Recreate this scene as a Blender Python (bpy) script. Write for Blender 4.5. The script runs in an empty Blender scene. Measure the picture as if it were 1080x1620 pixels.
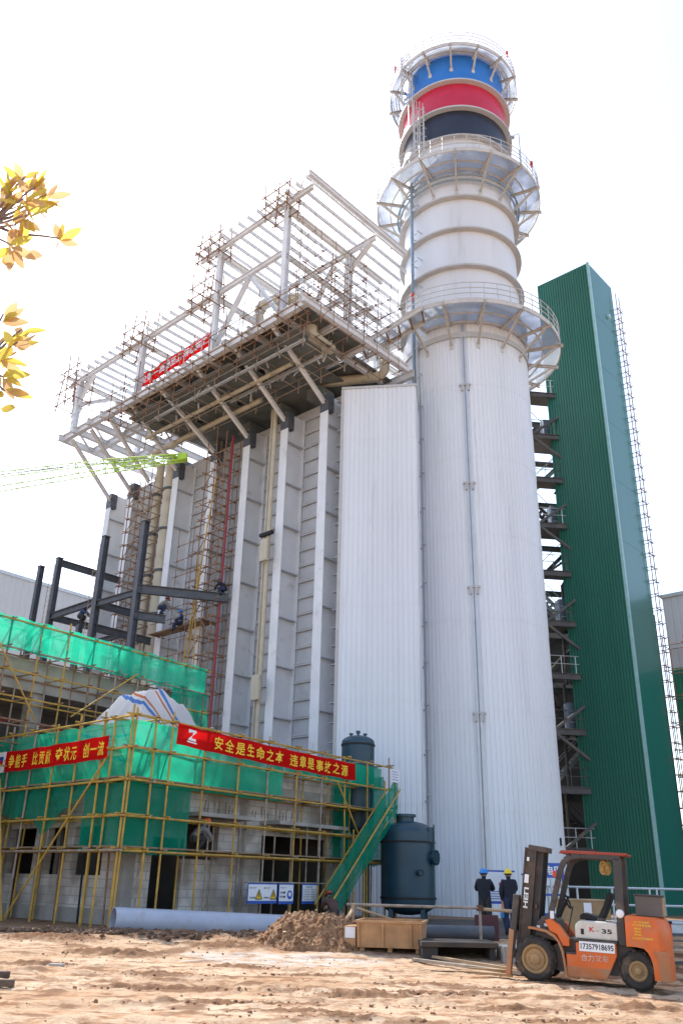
import bpy, math, random
import numpy as np
from mathutils import Vector as V, Matrix, noise
random.seed(7)
R = math.radians
scene = bpy.context.scene
col = scene.collection

# ---------------------------------------------------------------- camera
F_PX, PITCH, ROLL, EYE = 1337.0, R(23.58), R(1.32), 1.6      # measured from the photograph (1080 x 1620)
_c, _s = math.cos(PITCH), math.sin(PITCH)
CF = V((0, _c, _s)); _r0 = V((1, 0, 0)); _u0 = V((0, -_s, _c))
CR = math.cos(ROLL) * _r0 + math.sin(ROLL) * _u0
CU = -math.sin(ROLL) * _r0 + math.cos(ROLL) * _u0
cam_d = bpy.data.cameras.new('camera'); cam = bpy.data.objects.new('camera', cam_d); col.objects.link(cam)
cam_d.sensor_fit = 'VERTICAL'; cam_d.sensor_height = 36.0; cam_d.sensor_width = 24.0
cam_d.lens = 36.0 * F_PX / 1620.0
cam_d.clip_start = 0.1; cam_d.clip_end = 3000
cam.matrix_world = Matrix(((CR.x, CU.x, -CF.x, 0), (CR.y, CU.y, -CF.y, 0), (CR.z, CU.z, -CF.z, EYE), (0, 0, 0, 1)))
scene.camera = cam

# ---------------------------------------------------------------- sky, sun, exposure
SUN_AZ, SUN_EL = R(-30), R(51)
world = bpy.data.worlds.new('World'); scene.world = world; world.use_nodes = True
wn = world.node_tree; bg = wn.nodes['Background']
sky = wn.nodes.new('ShaderNodeTexSky'); sky.sky_type = 'NISHITA'; sky.sun_disc = False
sky.sun_elevation = SUN_EL; sky.sun_rotation = SUN_AZ
sky.air_density = 1.0; sky.dust_density = 1.6; sky.ozone_density = 1.0; sky.altitude = 0
hsv = wn.nodes.new('ShaderNodeHueSaturation'); hsv.inputs['Saturation'].default_value = 0.82
wn.links.new(sky.outputs[0], hsv.inputs['Color']); wn.links.new(hsv.outputs[0], bg.inputs['Color'])
bg.inputs['Strength'].default_value = 0.15
sd = bpy.data.lights.new('sun', 'SUN'); sun = bpy.data.objects.new('sun', sd); col.objects.link(sun)
sd.energy = 3.0; sd.angle = R(0.6); sd.color = (1.0, 0.95, 0.86)
sv = V((math.sin(SUN_AZ) * math.cos(SUN_EL), math.cos(SUN_AZ) * math.cos(SUN_EL), math.sin(SUN_EL)))
sun.rotation_euler = sv.to_track_quat('Z', 'Y').to_euler(); sun.location = (-20, 40, 60)
scene.view_settings.view_transform = 'Standard'; scene.view_settings.look = 'None'
scene.view_settings.exposure = 1.30; scene.view_settings.gamma = 1.0
scene.render.engine = 'CYCLES'
scene.cycles.max_bounces = 6; scene.cycles.diffuse_bounces = 3; scene.cycles.transparent_max_bounces = 12
scene.cycles.use_denoising = True

# ---------------------------------------------------------------- measuring: a photo pixel's ray met with a plane of the place
def at(x, y, n, k):
    d = CF + CR * ((x - 540) / F_PX) - CU * ((y - 810) / F_PX)
    n = V(n); o = V((0, 0, EYE)); t = (k - n.dot(o)) / n.dot(d)
    return o + d * t
def atY(x, y, k): return at(x, y, (0, 1, 0), k)
def atZ(x, y, k): return at(x, y, (0, 0, 1), k)

# ---------------------------------------------------------------- objects
BASE = {}
def setp(o, label=None, cat=None, group=None, kind=None):
    if label: o['label'] = label
    if cat: o['category'] = cat
    if group: o['group'] = group
    if kind: o['kind'] = kind
    return o
def thing(name, label, cat, loc=(0, 0, 0), group=None, rot=None):
    o = bpy.data.objects.new(name, None); col.objects.link(o); o.empty_display_size = 0.3
    o.location = loc
    if rot is not None:
        o.rotation_euler = rot; BASE[o.name] = V((0, 0, 0))
    else: BASE[o.name] = V(loc)
    return setp(o, label, cat, group)
class MB:
    def __init__(s): s.v = []; s.f = []; s.m = []; s.cur = 0
    def add(s, vs, fs):
        n = len(s.v); s.v += [tuple(p) for p in vs]; s.f += [tuple(i + n for i in f) for f in fs]; s.m += [s.cur] * len(fs); return s
    def quad(s, a, b, c, d): return s.add([a, b, c, d], [(0, 1, 2, 3)])
    def obox(s, o, x, y, z):
        o, x, y, z = V(o), V(x), V(y), V(z)
        p = [o, o + x, o + x + y, o + y, o + z, o + x + z, o + x + y + z, o + y + z]
        return s.add(p, [(0, 3, 2, 1), (4, 5, 6, 7), (0, 1, 5, 4), (1, 2, 6, 5), (2, 3, 7, 6), (3, 0, 4, 7)])
    def box(s, c, sz, rz=0.0):
        c = V(c); x = V((math.cos(rz), math.sin(rz), 0)) * sz[0]; y = V((-math.sin(rz), math.cos(rz), 0)) * sz[1]; z = V((0, 0, sz[2]))
        return s.obox(c - x / 2 - y / 2 - z / 2, x, y, z)
    def _frame(s, p, q, up=None):
        p, q = V(p), V(q); d = (q - p).normalized()
        up = V(up) if up is not None else (V((0, 0, 1)) if abs(d.z) < 0.95 else V((1, 0, 0)))
        x = d.cross(up)
        if x.length < 1e-5: x = d.cross(V((0, 1, 0)))
        x.normalize(); return p, q, d, x, x.cross(d).normalized()
    def bar(s, p, q, w, h, up=None):      # w across, h along up
        p, q, d, x, y = s._frame(p, q, up)
        return s.obox(p - x * w / 2 - y * h / 2, x * w, q - p, y * h)
    def hbeam(s, p, q, w, h, t=0.03, up=None):
        p, q, d, x, y = s._frame(p, q, up); L = q - p
        s.obox(p - x * w / 2 + y * (h / 2 - t), x * w, L, y * t); s.obox(p - x * w / 2 - y * h / 2, x * w, L, y * t)
        return s.obox(p - x * t / 2 - y * (h / 2 - t), x * t, L, y * (h - 2 * t))
    def tube(s, p, q, r, n=8, r2=None, cap=True):
        p, q, d, x, y = s._frame(p, q); r2 = r if r2 is None else r2; vs = []
        for c, rr in ((p, r), (q, r2)):
            for i in range(n):
                a = 2 * math.pi * i / n; vs.append(c + x * rr * math.cos(a) + y * rr * math.sin(a))
        fs = [(i, (i + 1) % n, n + (i + 1) % n, n + i) for i in range(n)]
        if cap: fs += [tuple(range(n - 1, -1, -1)), tuple(range(n, 2 * n))]
        return s.add(vs, fs)
    def path(s, pts, r, n=8, closed=False):
        pts = [V(p) for p in pts]; N = len(pts); rings = []; up = V((0, 0, 1))
        rr = r if isinstance(r, (list, tuple)) else [r] * N
        for i in range(N):
            a = pts[(i - 1) % N] if (i > 0 or closed) else pts[i]; b = pts[(i + 1) % N] if (i < N - 1 or closed) else pts[i]
            d = (b - a).normalized(); x = d.cross(up)
            if x.length < 0.05: x = d.cross(V((0.3, 1, 0)))
            x.normalize(); y = x.cross(d)
            if rings and False: pass
            rings.append([pts[i] + (x * math.cos(2 * math.pi * k / n) + y * math.sin(2 * math.pi * k / n)) * rr[i] for k in range(n)])
        vs = [p for ring in rings for p in ring]; fs = []
        for i in range(N if closed else N - 1):
            j = (i + 1) % N
            for k in range(n): fs.append((i * n + k, i * n + (k + 1) % n, j * n + (k + 1) % n, j * n + k))
        if not closed: fs += [tuple(range(n - 1, -1, -1)), tuple((N - 1) * n + k for k in range(n))]
        return s.add(vs, fs)
    def lathe(s, prof, c, n=48, a0=0.0, a1=2 * math.pi, axis=None):
        c = V(c); full = abs(a1 - a0 - 2 * math.pi) < 1e-6; m = n if full else n + 1; vs = []
        if axis is None: X, Y, Z = V((1, 0, 0)), V((0, 1, 0)), V((0, 0, 1))
        else:
            Z = V(axis).normalized(); X = Z.cross(V((0, 0, 1)) if abs(Z.z) < .9 else V((1, 0, 0))).normalized(); Y = Z.cross(X)
        for r, z in prof:
            for i in range(m):
                a = a0 + (a1 - a0) * i / n; vs.append(c + X * r * math.cos(a) + Y * r * math.sin(a) + Z * z)
        fs = []
        for j in range(len(prof) - 1):
            for i in range(n):
                k = (i + 1) % m; fs.append((j * m + i, j * m + k, (j + 1) * m + k, (j + 1) * m + i))
        return s.add(vs, fs)
    def prism(s, poly, o, X, Y, Z):       # polygon (x, y) in the frame o, X, Y, extruded by Z
        o, X, Y, Z = V(o), V(X), V(Y), V(Z); n = len(poly)
        a = [o + X * p[0] + Y * p[1] for p in poly]; b = [p + Z for p in a]
        return s.add(a + b, [tuple(range(n - 1, -1, -1)), tuple(range(n, 2 * n))] + [(i, (i + 1) % n, n + (i + 1) % n, n + i) for i in range(n)])
    def build(s, name, mats, parent=None, smooth=False, bevel=0.0, seg=2, world=False):
        if not s.v: return None
        me = bpy.data.meshes.new(name)
        b = BASE.get(parent.name, V((0, 0, 0))) if parent is not None else V((0, 0, 0))
        me.from_pydata([(p[0] - b.x, p[1] - b.y, p[2] - b.z) for p in s.v], [], s.f)
        for m in (mats if isinstance(mats, (list, tuple)) else [mats]): me.materials.append(m)
        for i, p in enumerate(me.polygons): p.material_index = s.m[i]
        import bmesh
        bm = bmesh.new(); bm.from_mesh(me); bmesh.ops.recalc_face_normals(bm, faces=bm.faces); bm.to_mesh(me); bm.free()
        if smooth: me.shade_smooth(); me.set_sharp_from_angle(angle=R(smooth if smooth > 1 else 35))
        o = bpy.data.objects.new(name, me); col.objects.link(o)
        if parent is not None: o.parent = parent; BASE[o.name] = b
        if bevel:
            md = o.modifiers.new('bevel', 'BEVEL'); md.width = bevel; md.segments = seg; md.limit_method = 'ANGLE'; md.angle_limit = R(40)
            md.harden_normals = False
        return o
def copy_tree(o, loc=None, parent=None):
    c = o.copy(); col.objects.link(c); c.parent = parent
    if loc is not None: c.location = loc
    BASE[c.name] = BASE.get(o.name, V((0, 0, 0)))
    for ch in o.children: copy_tree(ch, None, c)
    return c

# ---------------------------------------------------------------- materials
def mat(name, rgb, rough=0.6, metal=0.0, var=0.10, scale=2.0, bump=0.0, bscale=30.0, dirt=None, dirt_amt=0.0, dscale=1.2, coat=0.0, streak=False, spec=0.5):
    m = bpy.data.materials.new(name); m.use_nodes = True; nt = m.node_tree; b = nt.nodes['Principled BSDF']; L = nt.links.new
    b.inputs['Roughness'].default_value = rough; b.inputs['Metallic'].default_value = metal
    b.inputs['Coat Weight'].default_value = coat; b.inputs['Specular IOR Level'].default_value = spec
    tc = nt.nodes.new('ShaderNodeTexCoord'); n1 = nt.nodes.new('ShaderNodeTexNoise'); n1.inputs['Scale'].default_value = scale; n1.inputs['Detail'].default_value = 6
    src = tc.outputs['Object']
    if streak:
        mp = nt.nodes.new('ShaderNodeMapping'); mp.inputs['Scale'].default_value = (1, 1, 0.08); L(src, mp.inputs['Vector']); src = mp.outputs[0]
    L(src, n1.inputs['Vector'])
    mx = nt.nodes.new('ShaderNodeMix'); mx.data_type = 'RGBA'
    lo = tuple(max(0, c * (1 - var)) for c in rgb); hi = tuple(min(1, c * (1 + var)) for c in rgb)
    mx.inputs[6].default_value = (*lo, 1); mx.inputs[7].default_value = (*hi, 1)
    rp = nt.nodes.new('ShaderNodeMapRange'); rp.inputs[1].default_value = .3; rp.inputs[2].default_value = .7; L(n1.outputs[0], rp.inputs[0]); L(rp.outputs[0], mx.inputs[0])
    out = mx.outputs[2]
    if dirt:
        n2 = nt.nodes.new('ShaderNodeTexNoise'); n2.inputs['Scale'].default_value = dscale; n2.inputs['Detail'].default_value = 9; n2.inputs['Roughness'].default_value = .65; L(src, n2.inputs['Vector'])
        r2 = nt.nodes.new('ShaderNodeMapRange'); r2.inputs[1].default_value = .62 - .35 * dirt_amt; r2.inputs[2].default_value = .80 - .30 * dirt_amt; r2.inputs[4].default_value = min(1, .5 + dirt_amt * .5)
        L(n2.outputs[0], r2.inputs[0]); m2 = nt.nodes.new('ShaderNodeMix'); m2.data_type = 'RGBA'; L(r2.outputs[0], m2.inputs[0]); L(out, m2.inputs[6]); m2.inputs[7].default_value = (*dirt, 1); out = m2.outputs[2]
    L(out, b.inputs['Base Color'])
    if bump:
        n3 = nt.nodes.new('ShaderNodeTexNoise'); n3.inputs['Scale'].default_value = bscale; n3.inputs['Detail'].default_value = 5; L(tc.outputs['Object'], n3.inputs['Vector'])
        bp = nt.nodes.new('ShaderNodeBump'); bp.inputs['Strength'].default_value = bump; bp.inputs['Distance'].default_value = .02; L(n3.outputs[0], bp.inputs['Height']); L(bp.outputs[0], b.inputs['Normal'])
    return m
def cloth(name, rgb, holes=0.0, trans=0.5, var=.15, weave=0.0):
    m = bpy.data.materials.new(name); m.use_nodes = True; nt = m.node_tree; L = nt.links.new
    nt.nodes.remove(nt.nodes['Principled BSDF']); out = nt.nodes['Material Output']
    tc = nt.nodes.new('ShaderNodeTexCoord'); n1 = nt.nodes.new('ShaderNodeTexNoise'); n1.inputs['Scale'].default_value = 1.6; n1.inputs['Detail'].default_value = 6; L(tc.outputs['Object'], n1.inputs['Vector'])
    mx = nt.nodes.new('ShaderNodeMix'); mx.data_type = 'RGBA'; mx.inputs[6].default_value = (*[c * (1 - var) for c in rgb], 1); mx.inputs[7].default_value = (*[min(1, c * (1 + var)) for c in rgb], 1); L(n1.outputs[0], mx.inputs[0])
    d = nt.nodes.new('ShaderNodeBsdfDiffuse'); t = nt.nodes.new('ShaderNodeBsdfTranslucent'); L(mx.outputs[2], d.inputs[0]); L(mx.outputs[2], t.inputs[0])
    a = nt.nodes.new('ShaderNodeMixShader'); a.inputs[0].default_value = trans; L(d.outputs[0], a.inputs[1]); L(t.outputs[0], a.inputs[2]); last = a.outputs[0]
    if holes:
        tr = nt.nodes.new('ShaderNodeBsdfTransparent'); b = nt.nodes.new('ShaderNodeMixShader')
        n2 = nt.nodes.new('ShaderNodeTexNoise'); n2.inputs['Scale'].default_value = .9; L(tc.outputs['Object'], n2.inputs['Vector'])
        r = nt.nodes.new('ShaderNodeMapRange'); r.inputs[1].default_value = .3; r.inputs[2].default_value = .7; r.inputs[3].default_value = holes * .6; r.inputs[4].default_value = holes * 1.4; L(n2.outputs[0], r.inputs[0]); L(r.outputs[0], b.inputs[0])
        L(last, b.inputs[1]); L(tr.outputs[0], b.inputs[2]); last = b.outputs[0]
    L(last, out.inputs[0]); return m
MUD = (.36, .21, .11)
M = {}
M['white_clad'] = mat('white_cladding', (.72, .75, .795), .42, 0, .06, .9, streak=True, dirt=(.50, .50, .50), dirt_amt=.16, dscale=2.2)
M['grey_shell'] = mat('grey_steel_shell', (.66, .68, .72), .45, 0, .05, .7, streak=True, dirt=(.40, .38, .35), dirt_amt=.12)
M['flange'] = mat('flange_steel', (.47, .46, .45), .5, 0, .08, 2)
M['black_band'] = mat('black_band_paint', (.022, .026, .045), .35, 0, .15, 1)
M['red_band'] = mat('red_band_paint', (.52, .016, .055), .38, 0, .08, 1)
M['blue_band'] = mat('blue_band_paint', (.02, .17, .56), .38, 0, .08, 1)
M['bracket'] = mat('bracket_steel', (.54, .52, .49), .55, 0, .12, 3, dirt=(.36, .28, .21), dirt_amt=.12, dscale=4)
M['galv'] = mat('galvanised_steel', (.52, .55, .58), .4, .35, .12, 4)
M['rail_white'] = mat('white_rail_paint', (.50, .51, .52), .5, 0, .06, 4)
M['pipe_blue'] = mat('blue_downpipe', (.23, .31, .39), .35, .3, .15, 2)
M['conduit'] = mat('conduit_cover', (.50, .53, .57), .35, .3, .08, 2)
M['lamp_red'] = mat('red_lamp_glass', (.55, .05, .02), .3)
M['green_clad'] = mat('green_cladding', (.024, .150, .106), .38, 0, .08, .8, streak=True)
M['green_flat'] = mat('green_flat_panel', (.018, .150, .125), .3, 0, .05, .5, streak=True, coat=.35)
M['green_trim'] = mat('pale_green_trim', (.30, .52, .52), .3)
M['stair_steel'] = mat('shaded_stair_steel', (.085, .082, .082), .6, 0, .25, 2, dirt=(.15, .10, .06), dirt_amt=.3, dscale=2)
M['dark_steel'] = mat('dark_primer_steel', (.075, .083, .10), .55, 0, .2, 3, dirt=(.16, .12, .09), dirt_amt=.2, dscale=3)
M['white_steel'] = mat('white_structural_steel', (.70, .71, .73), .5, 0, .10, 1.6, dirt=(.40, .36, .32), dirt_amt=.12, dscale=1.8)
M['casing'] = mat('casing_panel', (.50, .515, .54), .55, 0, .08, .9, dirt=(.30, .28, .25), dirt_amt=.16, dscale=1.1, streak=False)
M['flange_col'] = mat('column_paint', (.72, .735, .76), .5, 0, .06, .9, dirt=(.36, .33, .29), dirt_amt=.14, dscale=1.3)
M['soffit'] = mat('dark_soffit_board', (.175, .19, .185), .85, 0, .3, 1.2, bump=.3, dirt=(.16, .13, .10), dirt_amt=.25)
M['apron'] = mat('dirty_shaded_concrete', (.062, .054, .046), .9, 0, .3, 1.2, bump=.3, bscale=14, dirt=(.13, .085, .055), dirt_amt=.4)  # dirt tone darkened further, shade behind the barrier put into the colour
M['deck_brown'] = mat('scaffold_board', (.24, .17, .105), .85, 0, .25, 2, bump=.3)
M['cream'] = mat('cream_pipe', (.50, .45, .34), .5, 0, .10, 1.5, dirt=(.28, .22, .15), dirt_amt=.25)
M['pole_rust'] = mat('rusty_scaffold_pole', (.26, .155, .095), .75, 0, .35, 5)
M['pole_grey'] = mat('grey_scaffold_pole', (.33, .27, .21), .65, .1, .3, 5)
M['pole_yellow'] = mat('yellow_scaffold_pole', (.47, .29, .05), .6, 0, .25, 3, dirt=(.22, .14, .08), dirt_amt=.32, dscale=5)
M['coupler'] = mat('rusty_coupler', (.16, .075, .045), .8, .2, .3, 8)
M['red_pipe'] = mat('red_fire_pipe', (.26, .018, .03), .45, 0, .12, 2)
M['crane_green'] = mat('lime_crane_paint', (.36, .58, .03), .4, 0, .10, 3, dirt=(.18, .24, .05), dirt_amt=.15)
M['concrete'] = mat('raw_concrete', (.33, .315, .29), .85, 0, .18, 1.4, bump=.25, bscale=18, dirt=(.20, .175, .145), dirt_amt=.35)
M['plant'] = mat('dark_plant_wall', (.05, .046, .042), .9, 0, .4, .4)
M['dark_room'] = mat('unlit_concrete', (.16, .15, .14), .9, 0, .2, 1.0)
M['tank'] = mat('dark_teal_tank_paint', (.015, .052, .080), .42, 0, .18, 1.2, dirt=(.05, .065, .07), dirt_amt=.25, dscale=1.6)
M['pipe_pvc'] = mat('grey_blue_pipe', (.42, .45, .54), .4, 0, .08, 1.4, dirt=(.36, .26, .18), dirt_amt=.22, dscale=2.2)
M['black'] = mat('black_rubber', (.018, .018, .018), .8, 0, .25, 4)
M['wood'] = mat('weathered_plank', (.40, .28, .17), .8, 0, .25, 3, bump=.3)
M['far_wall'] = mat('far_grey_cladding', (.50, .51, .53), .6, 0, .04, .1)
M['right_green'] = mat('right_green_cladding', (.01, .17, .09), .5, 0, .1, .3)
M['net'] = cloth('green_debris_net', (.02, .55, .335), .22, .64, .2)
M['net_dark'] = cloth('dense_green_net', (.005, .36, .23), .24, .55, .25)
M['banner'] = cloth('red_banner_cloth', (.72, .012, .012), 0, .45, .06)
M['letter_yellow'] = mat('yellow_lettering', (.90, .62, .04), .7, 0, .04)
M['letter_white'] = mat('white_lettering', (.85, .85, .85), .6, 0, .03)
M['paper'] = mat('white_board', (.75, .76, .80), .5, 0, .03)
M['sign_blue'] = mat('sign_blue', (.02, .09, .42), .4, 0, .05)
M['sign_yellow'] = mat('warning_yellow', (.80, .50, .02), .45, 0, .05)
M['ink'] = mat('black_ink', (.02, .02, .025), .6, 0, .05)
M['ink_red'] = mat('red_ink', (.60, .02, .03), .5, 0, .05)
def grating():
    m = cloth('walkway_grating', (.50, .55, .62), .42, .45, .1); return m
M['grating'] = grating()
def tarp():
    m = cloth('striped_tarpaulin', (.86, .86, .87), 0, .70, .04); nt = m.node_tree; L = nt.links.new
    mx = [n for n in nt.nodes if n.bl_idname == 'ShaderNodeMix'][0]
    tc = nt.nodes.new('ShaderNodeTexCoord'); w = nt.nodes.new('ShaderNodeTexWave'); w.inputs['Scale'].default_value = .13; w.inputs['Distortion'].default_value = 4.0; w.inputs['Detail'].default_value = 1; w.bands_direction = 'DIAGONAL'
    L(tc.outputs['Object'], w.inputs['Vector']); cr = nt.nodes.new('ShaderNodeValToRGB'); e = cr.color_ramp; e.interpolation = 'CONSTANT'
    e.elements[0].position = 0; e.elements[0].color = (.74, .75, .78, 1); e.elements[1].position = .66; e.elements[1].color = (.12, .26, .62, 1)
    x = e.elements.new(.80); x.color = (.74, .75, .78, 1); x = e.elements.new(.88); x.color = (.62, .22, .10, 1); x = e.elements.new(.93); x.color = (.75, .75, .78, 1)
    L(w.outputs[0], cr.inputs[0])
    for n in nt.nodes:
        if n.bl_idname in ('ShaderNodeBsdfDiffuse', 'ShaderNodeBsdfTranslucent'): L(cr.outputs[0], n.inputs[0])
    return m
M['tarp'] = tarp()
def block_wall():
    m = bpy.data.materials.new('pale_block_wall'); m.use_nodes = True; nt = m.node_tree; b = nt.nodes['Principled BSDF']; L = nt.links.new
    b.inputs['Roughness'].default_value = .9
    uv = nt.nodes.new('ShaderNodeUVMap'); uv.uv_map = 'UVMap'
    br = nt.nodes.new('ShaderNodeTexBrick'); br.inputs['Scale'].default_value = 1.0; br.inputs['Brick Width'].default_value = .6; br.inputs['Row Height'].default_value = .25; br.inputs['Mortar Size'].default_value = .012
    br.inputs['Color1'].default_value = (.60, .565, .53, 1); br.inputs['Color2'].default_value = (.40, .365, .33, 1); br.inputs['Mortar'].default_value = (.34, .32, .30, 1); br.inputs['Bias'].default_value = -.35
    L(uv.outputs[0], br.inputs['Vector'])
    n = nt.nodes.new('ShaderNodeTexNoise'); n.inputs['Scale'].default_value = .9; n.inputs['Detail'].default_value = 8; L(uv.outputs[0], n.inputs['Vector'])
    r = nt.nodes.new('ShaderNodeMapRange'); r.inputs[1].default_value = .44; r.inputs[2].default_value = .62; r.inputs[4].default_value = .75; L(n.outputs[0], r.inputs[0])
    mx = nt.nodes.new('ShaderNodeMix'); mx.data_type = 'RGBA'; L(r.outputs[0], mx.inputs[0]); L(br.outputs[0], mx.inputs[6]); mx.inputs[7].default_value = (.25, .215, .175, 1); L(mx.outputs[2], b.inputs['Base Color'])
    bp = nt.nodes.new('ShaderNodeBump'); bp.inputs['Strength'].default_value = .3; bp.inputs['Distance'].default_value = .01; bp.invert = True; L(br.outputs['Fac'], bp.inputs['Height']); L(bp.outputs[0], b.inputs['Normal'])
    return m
M['block'] = block_wall()
def sand_mat():
    m = bpy.data.materials.new('sandy_soil'); m.use_nodes = True; nt = m.node_tree; b = nt.nodes['Principled BSDF']; L = nt.links.new
    b.inputs['Roughness'].default_value = .95; b.inputs['Specular IOR Level'].default_value = .15
    tc = nt.nodes.new('ShaderNodeTexCoord'); mp = nt.nodes.new('ShaderNodeMapping'); mp.inputs['Scale'].default_value = (.75, 1.15, 1); L(tc.outputs['Object'], mp.inputs['Vector'])
    def nz(sc, det, ro=.6):
        n = nt.nodes.new('ShaderNodeTexNoise'); n.inputs['Scale'].default_value = sc; n.inputs['Detail'].default_value = det; n.inputs['Roughness'].default_value = ro; L(mp.outputs[0], n.inputs['Vector']); return n.outputs[0]
    def mr(s, a, c, to=1.0):
        r = nt.nodes.new('ShaderNodeMapRange'); r.inputs[1].default_value = a; r.inputs[2].default_value = c; r.inputs[4].default_value = to; L(s, r.inputs[0]); return r.outputs[0]
    def mix(f, a, bcol):
        x = nt.nodes.new('ShaderNodeMix'); x.data_type = 'RGBA'; L(f, x.inputs[0])
        if isinstance(a, tuple): x.inputs[6].default_value = (*a, 1)
        else: L(a, x.inputs[6])
        if isinstance(bcol, tuple): x.inputs[7].default_value = (*bcol, 1)
        else: L(bcol, x.inputs[7])
        return x.outputs[2]
    c = mix(mr(nz(.45, 5), .35, .65), (.40, .262, .162), (.52, .400, .290))
    c = mix(mr(nz(3.2, 10, .75), .49, .60, .8), c, (.31, .155, .078))
    c = mix(mr(nz(5.5, 10, .82), .53, .62, .9), c, (.19, .095, .05))
    at_ = nt.nodes.new('ShaderNodeAttribute'); at_.attribute_name = 'soil'
    sp = nt.nodes.new('ShaderNodeSeparateColor'); L(at_.outputs['Color'], sp.inputs[0])
    c = mix(sp.outputs[0], c, (.17, .088, .048)); c = mix(mr(nz(9, 9, .8), .35, .6), c, c) if False else c; wm = nt.nodes.new('ShaderNodeMath'); wm.operation = 'MULTIPLY'; L(sp.outputs[1], wm.inputs[0]); L(mr(nz(3.5, 9, .75), .42, .58), wm.inputs[1]); c = mix(wm.outputs[0], c, (.46, .435, .41))
    L(c, b.inputs['Base Color'])
    bp = nt.nodes.new('ShaderNodeBump'); bp.inputs['Strength'].default_value = .7; bp.inputs['Distance'].default_value = .05; L(nz(14, 9, .7), bp.inputs['Height']); L(bp.outputs[0], b.inputs['Normal'])
    return m
M['sand'] = sand_mat()
M['clod'] = mat('dry_clod', (.25, .135, .075), .95, 0, .35, 3, bump=.4)
M['debris'] = mat('excavated_rubble', (.23, .118, .056), .95, 0, .5, 9, bump=.8, bscale=22, dirt=(.40, .27, .165), dirt_amt=.30, dscale=11)
M['rubble'] = mat('pale_rubble_lump', (.46, .33, .21), .95, 0, .3, 2.5, bump=.4)
M['rubble2'] = mat('brown_rubble_lump', (.20, .098, .046), .95, 0, .4, 2.5, bump=.4)
M['mud'] = mat('dark_mud', (.135, .078, .048), .9, 0, .35, 3, bump=.6, bscale=16)

# ---------------------------------------------------------------- lettering
def text_mesh(body, bold=0.0):
    c = bpy.data.curves.new('lettering', 'FONT'); c.body = body; c.offset = bold; c.align_x = 'LEFT'; c.resolution_u = 3
    o = bpy.data.objects.new('lettering', c); col.objects.link(o); dg = bpy.context.evaluated_depsgraph_get()
    me = bpy.data.meshes.new_from_object(o.evaluated_get(dg)); bpy.data.objects.remove(o); bpy.data.curves.remove(c)
    return [tuple(v.co) for v in me.vertices], [tuple(p.vertices) for p in me.polygons]
def lettering(mb, body, o, X, Y, w, h, bold=0.0, warp=None):
    """body fitted into w x h with its lower left corner at o, along unit X and Y"""
    vs, fs = text_mesh(body, bold)
    if not vs: return
    a = np.array(vs); lo, hi = a.min(0), a.max(0); sx = w / max(1e-6, hi[0] - lo[0]); sy = h / max(1e-6, hi[1] - lo[1])
    o, X, Y = V(o), V(X), V(Y); out = []
    for p in vs:
        q = o + X * ((p[0] - lo[0]) * sx) + Y * ((p[1] - lo[1]) * sy)
        out.append(warp(q) if warp else q)
    mb.add(out, fs)
def sstep(a, b, x):
    t = min(1, max(0, (x - a) / (b - a))); return t * t * (3 - 2 * t)

# ---------------------------------------------------------------- ground: one sheet to the horizon
def gz(x, y):
    rise = sstep(19.3, 23.0, y)
    return .25 * rise - .036 * min(2.6, max(0.0, x - 3.69)) * (1 - rise)
CLUMPS = [(1.5, 16.3, .55, .10, 1), (2.1, 16.2, .5, .07, .7), (.6, 14.6, .8, .12, .8), (-1.2, 13.6, 1.0, .10, .6), (2.6, 13.5, .5, .10, .8), (-.2, 17.6, .6, .10, .6), (-4.6, 20.6, .9, .25, .9), (-5.7, 18.6, .6, .15, .6), (.2, 12.4, .5, .08, .7), (-3.0, 17.2, .5, .10, .6), (4.6, 14.2, .4, .12, .7), (-2.3, 21.7, .8, .25, 1), (6.8, 16.4, .5, .25, .7), (4.6, 18.6, .5, .2, .8), (1.0, 15.3, 1.1, .10, .7), (-2.8, 15.2, .9, .09, .5), (3.2, 12.6, .6, .09, .6), (-6.6, 22.3, 1.0, .3, 1), (-1.7, 18.9, .5, .12, .7), (-.6, 12.9, .7, .08, .5)]
def dense(a, b, step, far):
    out = list(np.arange(a, b, step)); k = step; hi = b; lo = a; up = []; dn = []
    while hi < far: k *= 1.45; hi += k; up.append(hi)
    k = step
    while lo > -far: k *= 1.45; lo -= k; dn.append(lo)
    return dn[::-1] + out + up
gx = dense(-11, 11, .055, 900); gy = dense(10.5, 26.0, .05, 900)
gv = []; soil = []
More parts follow.
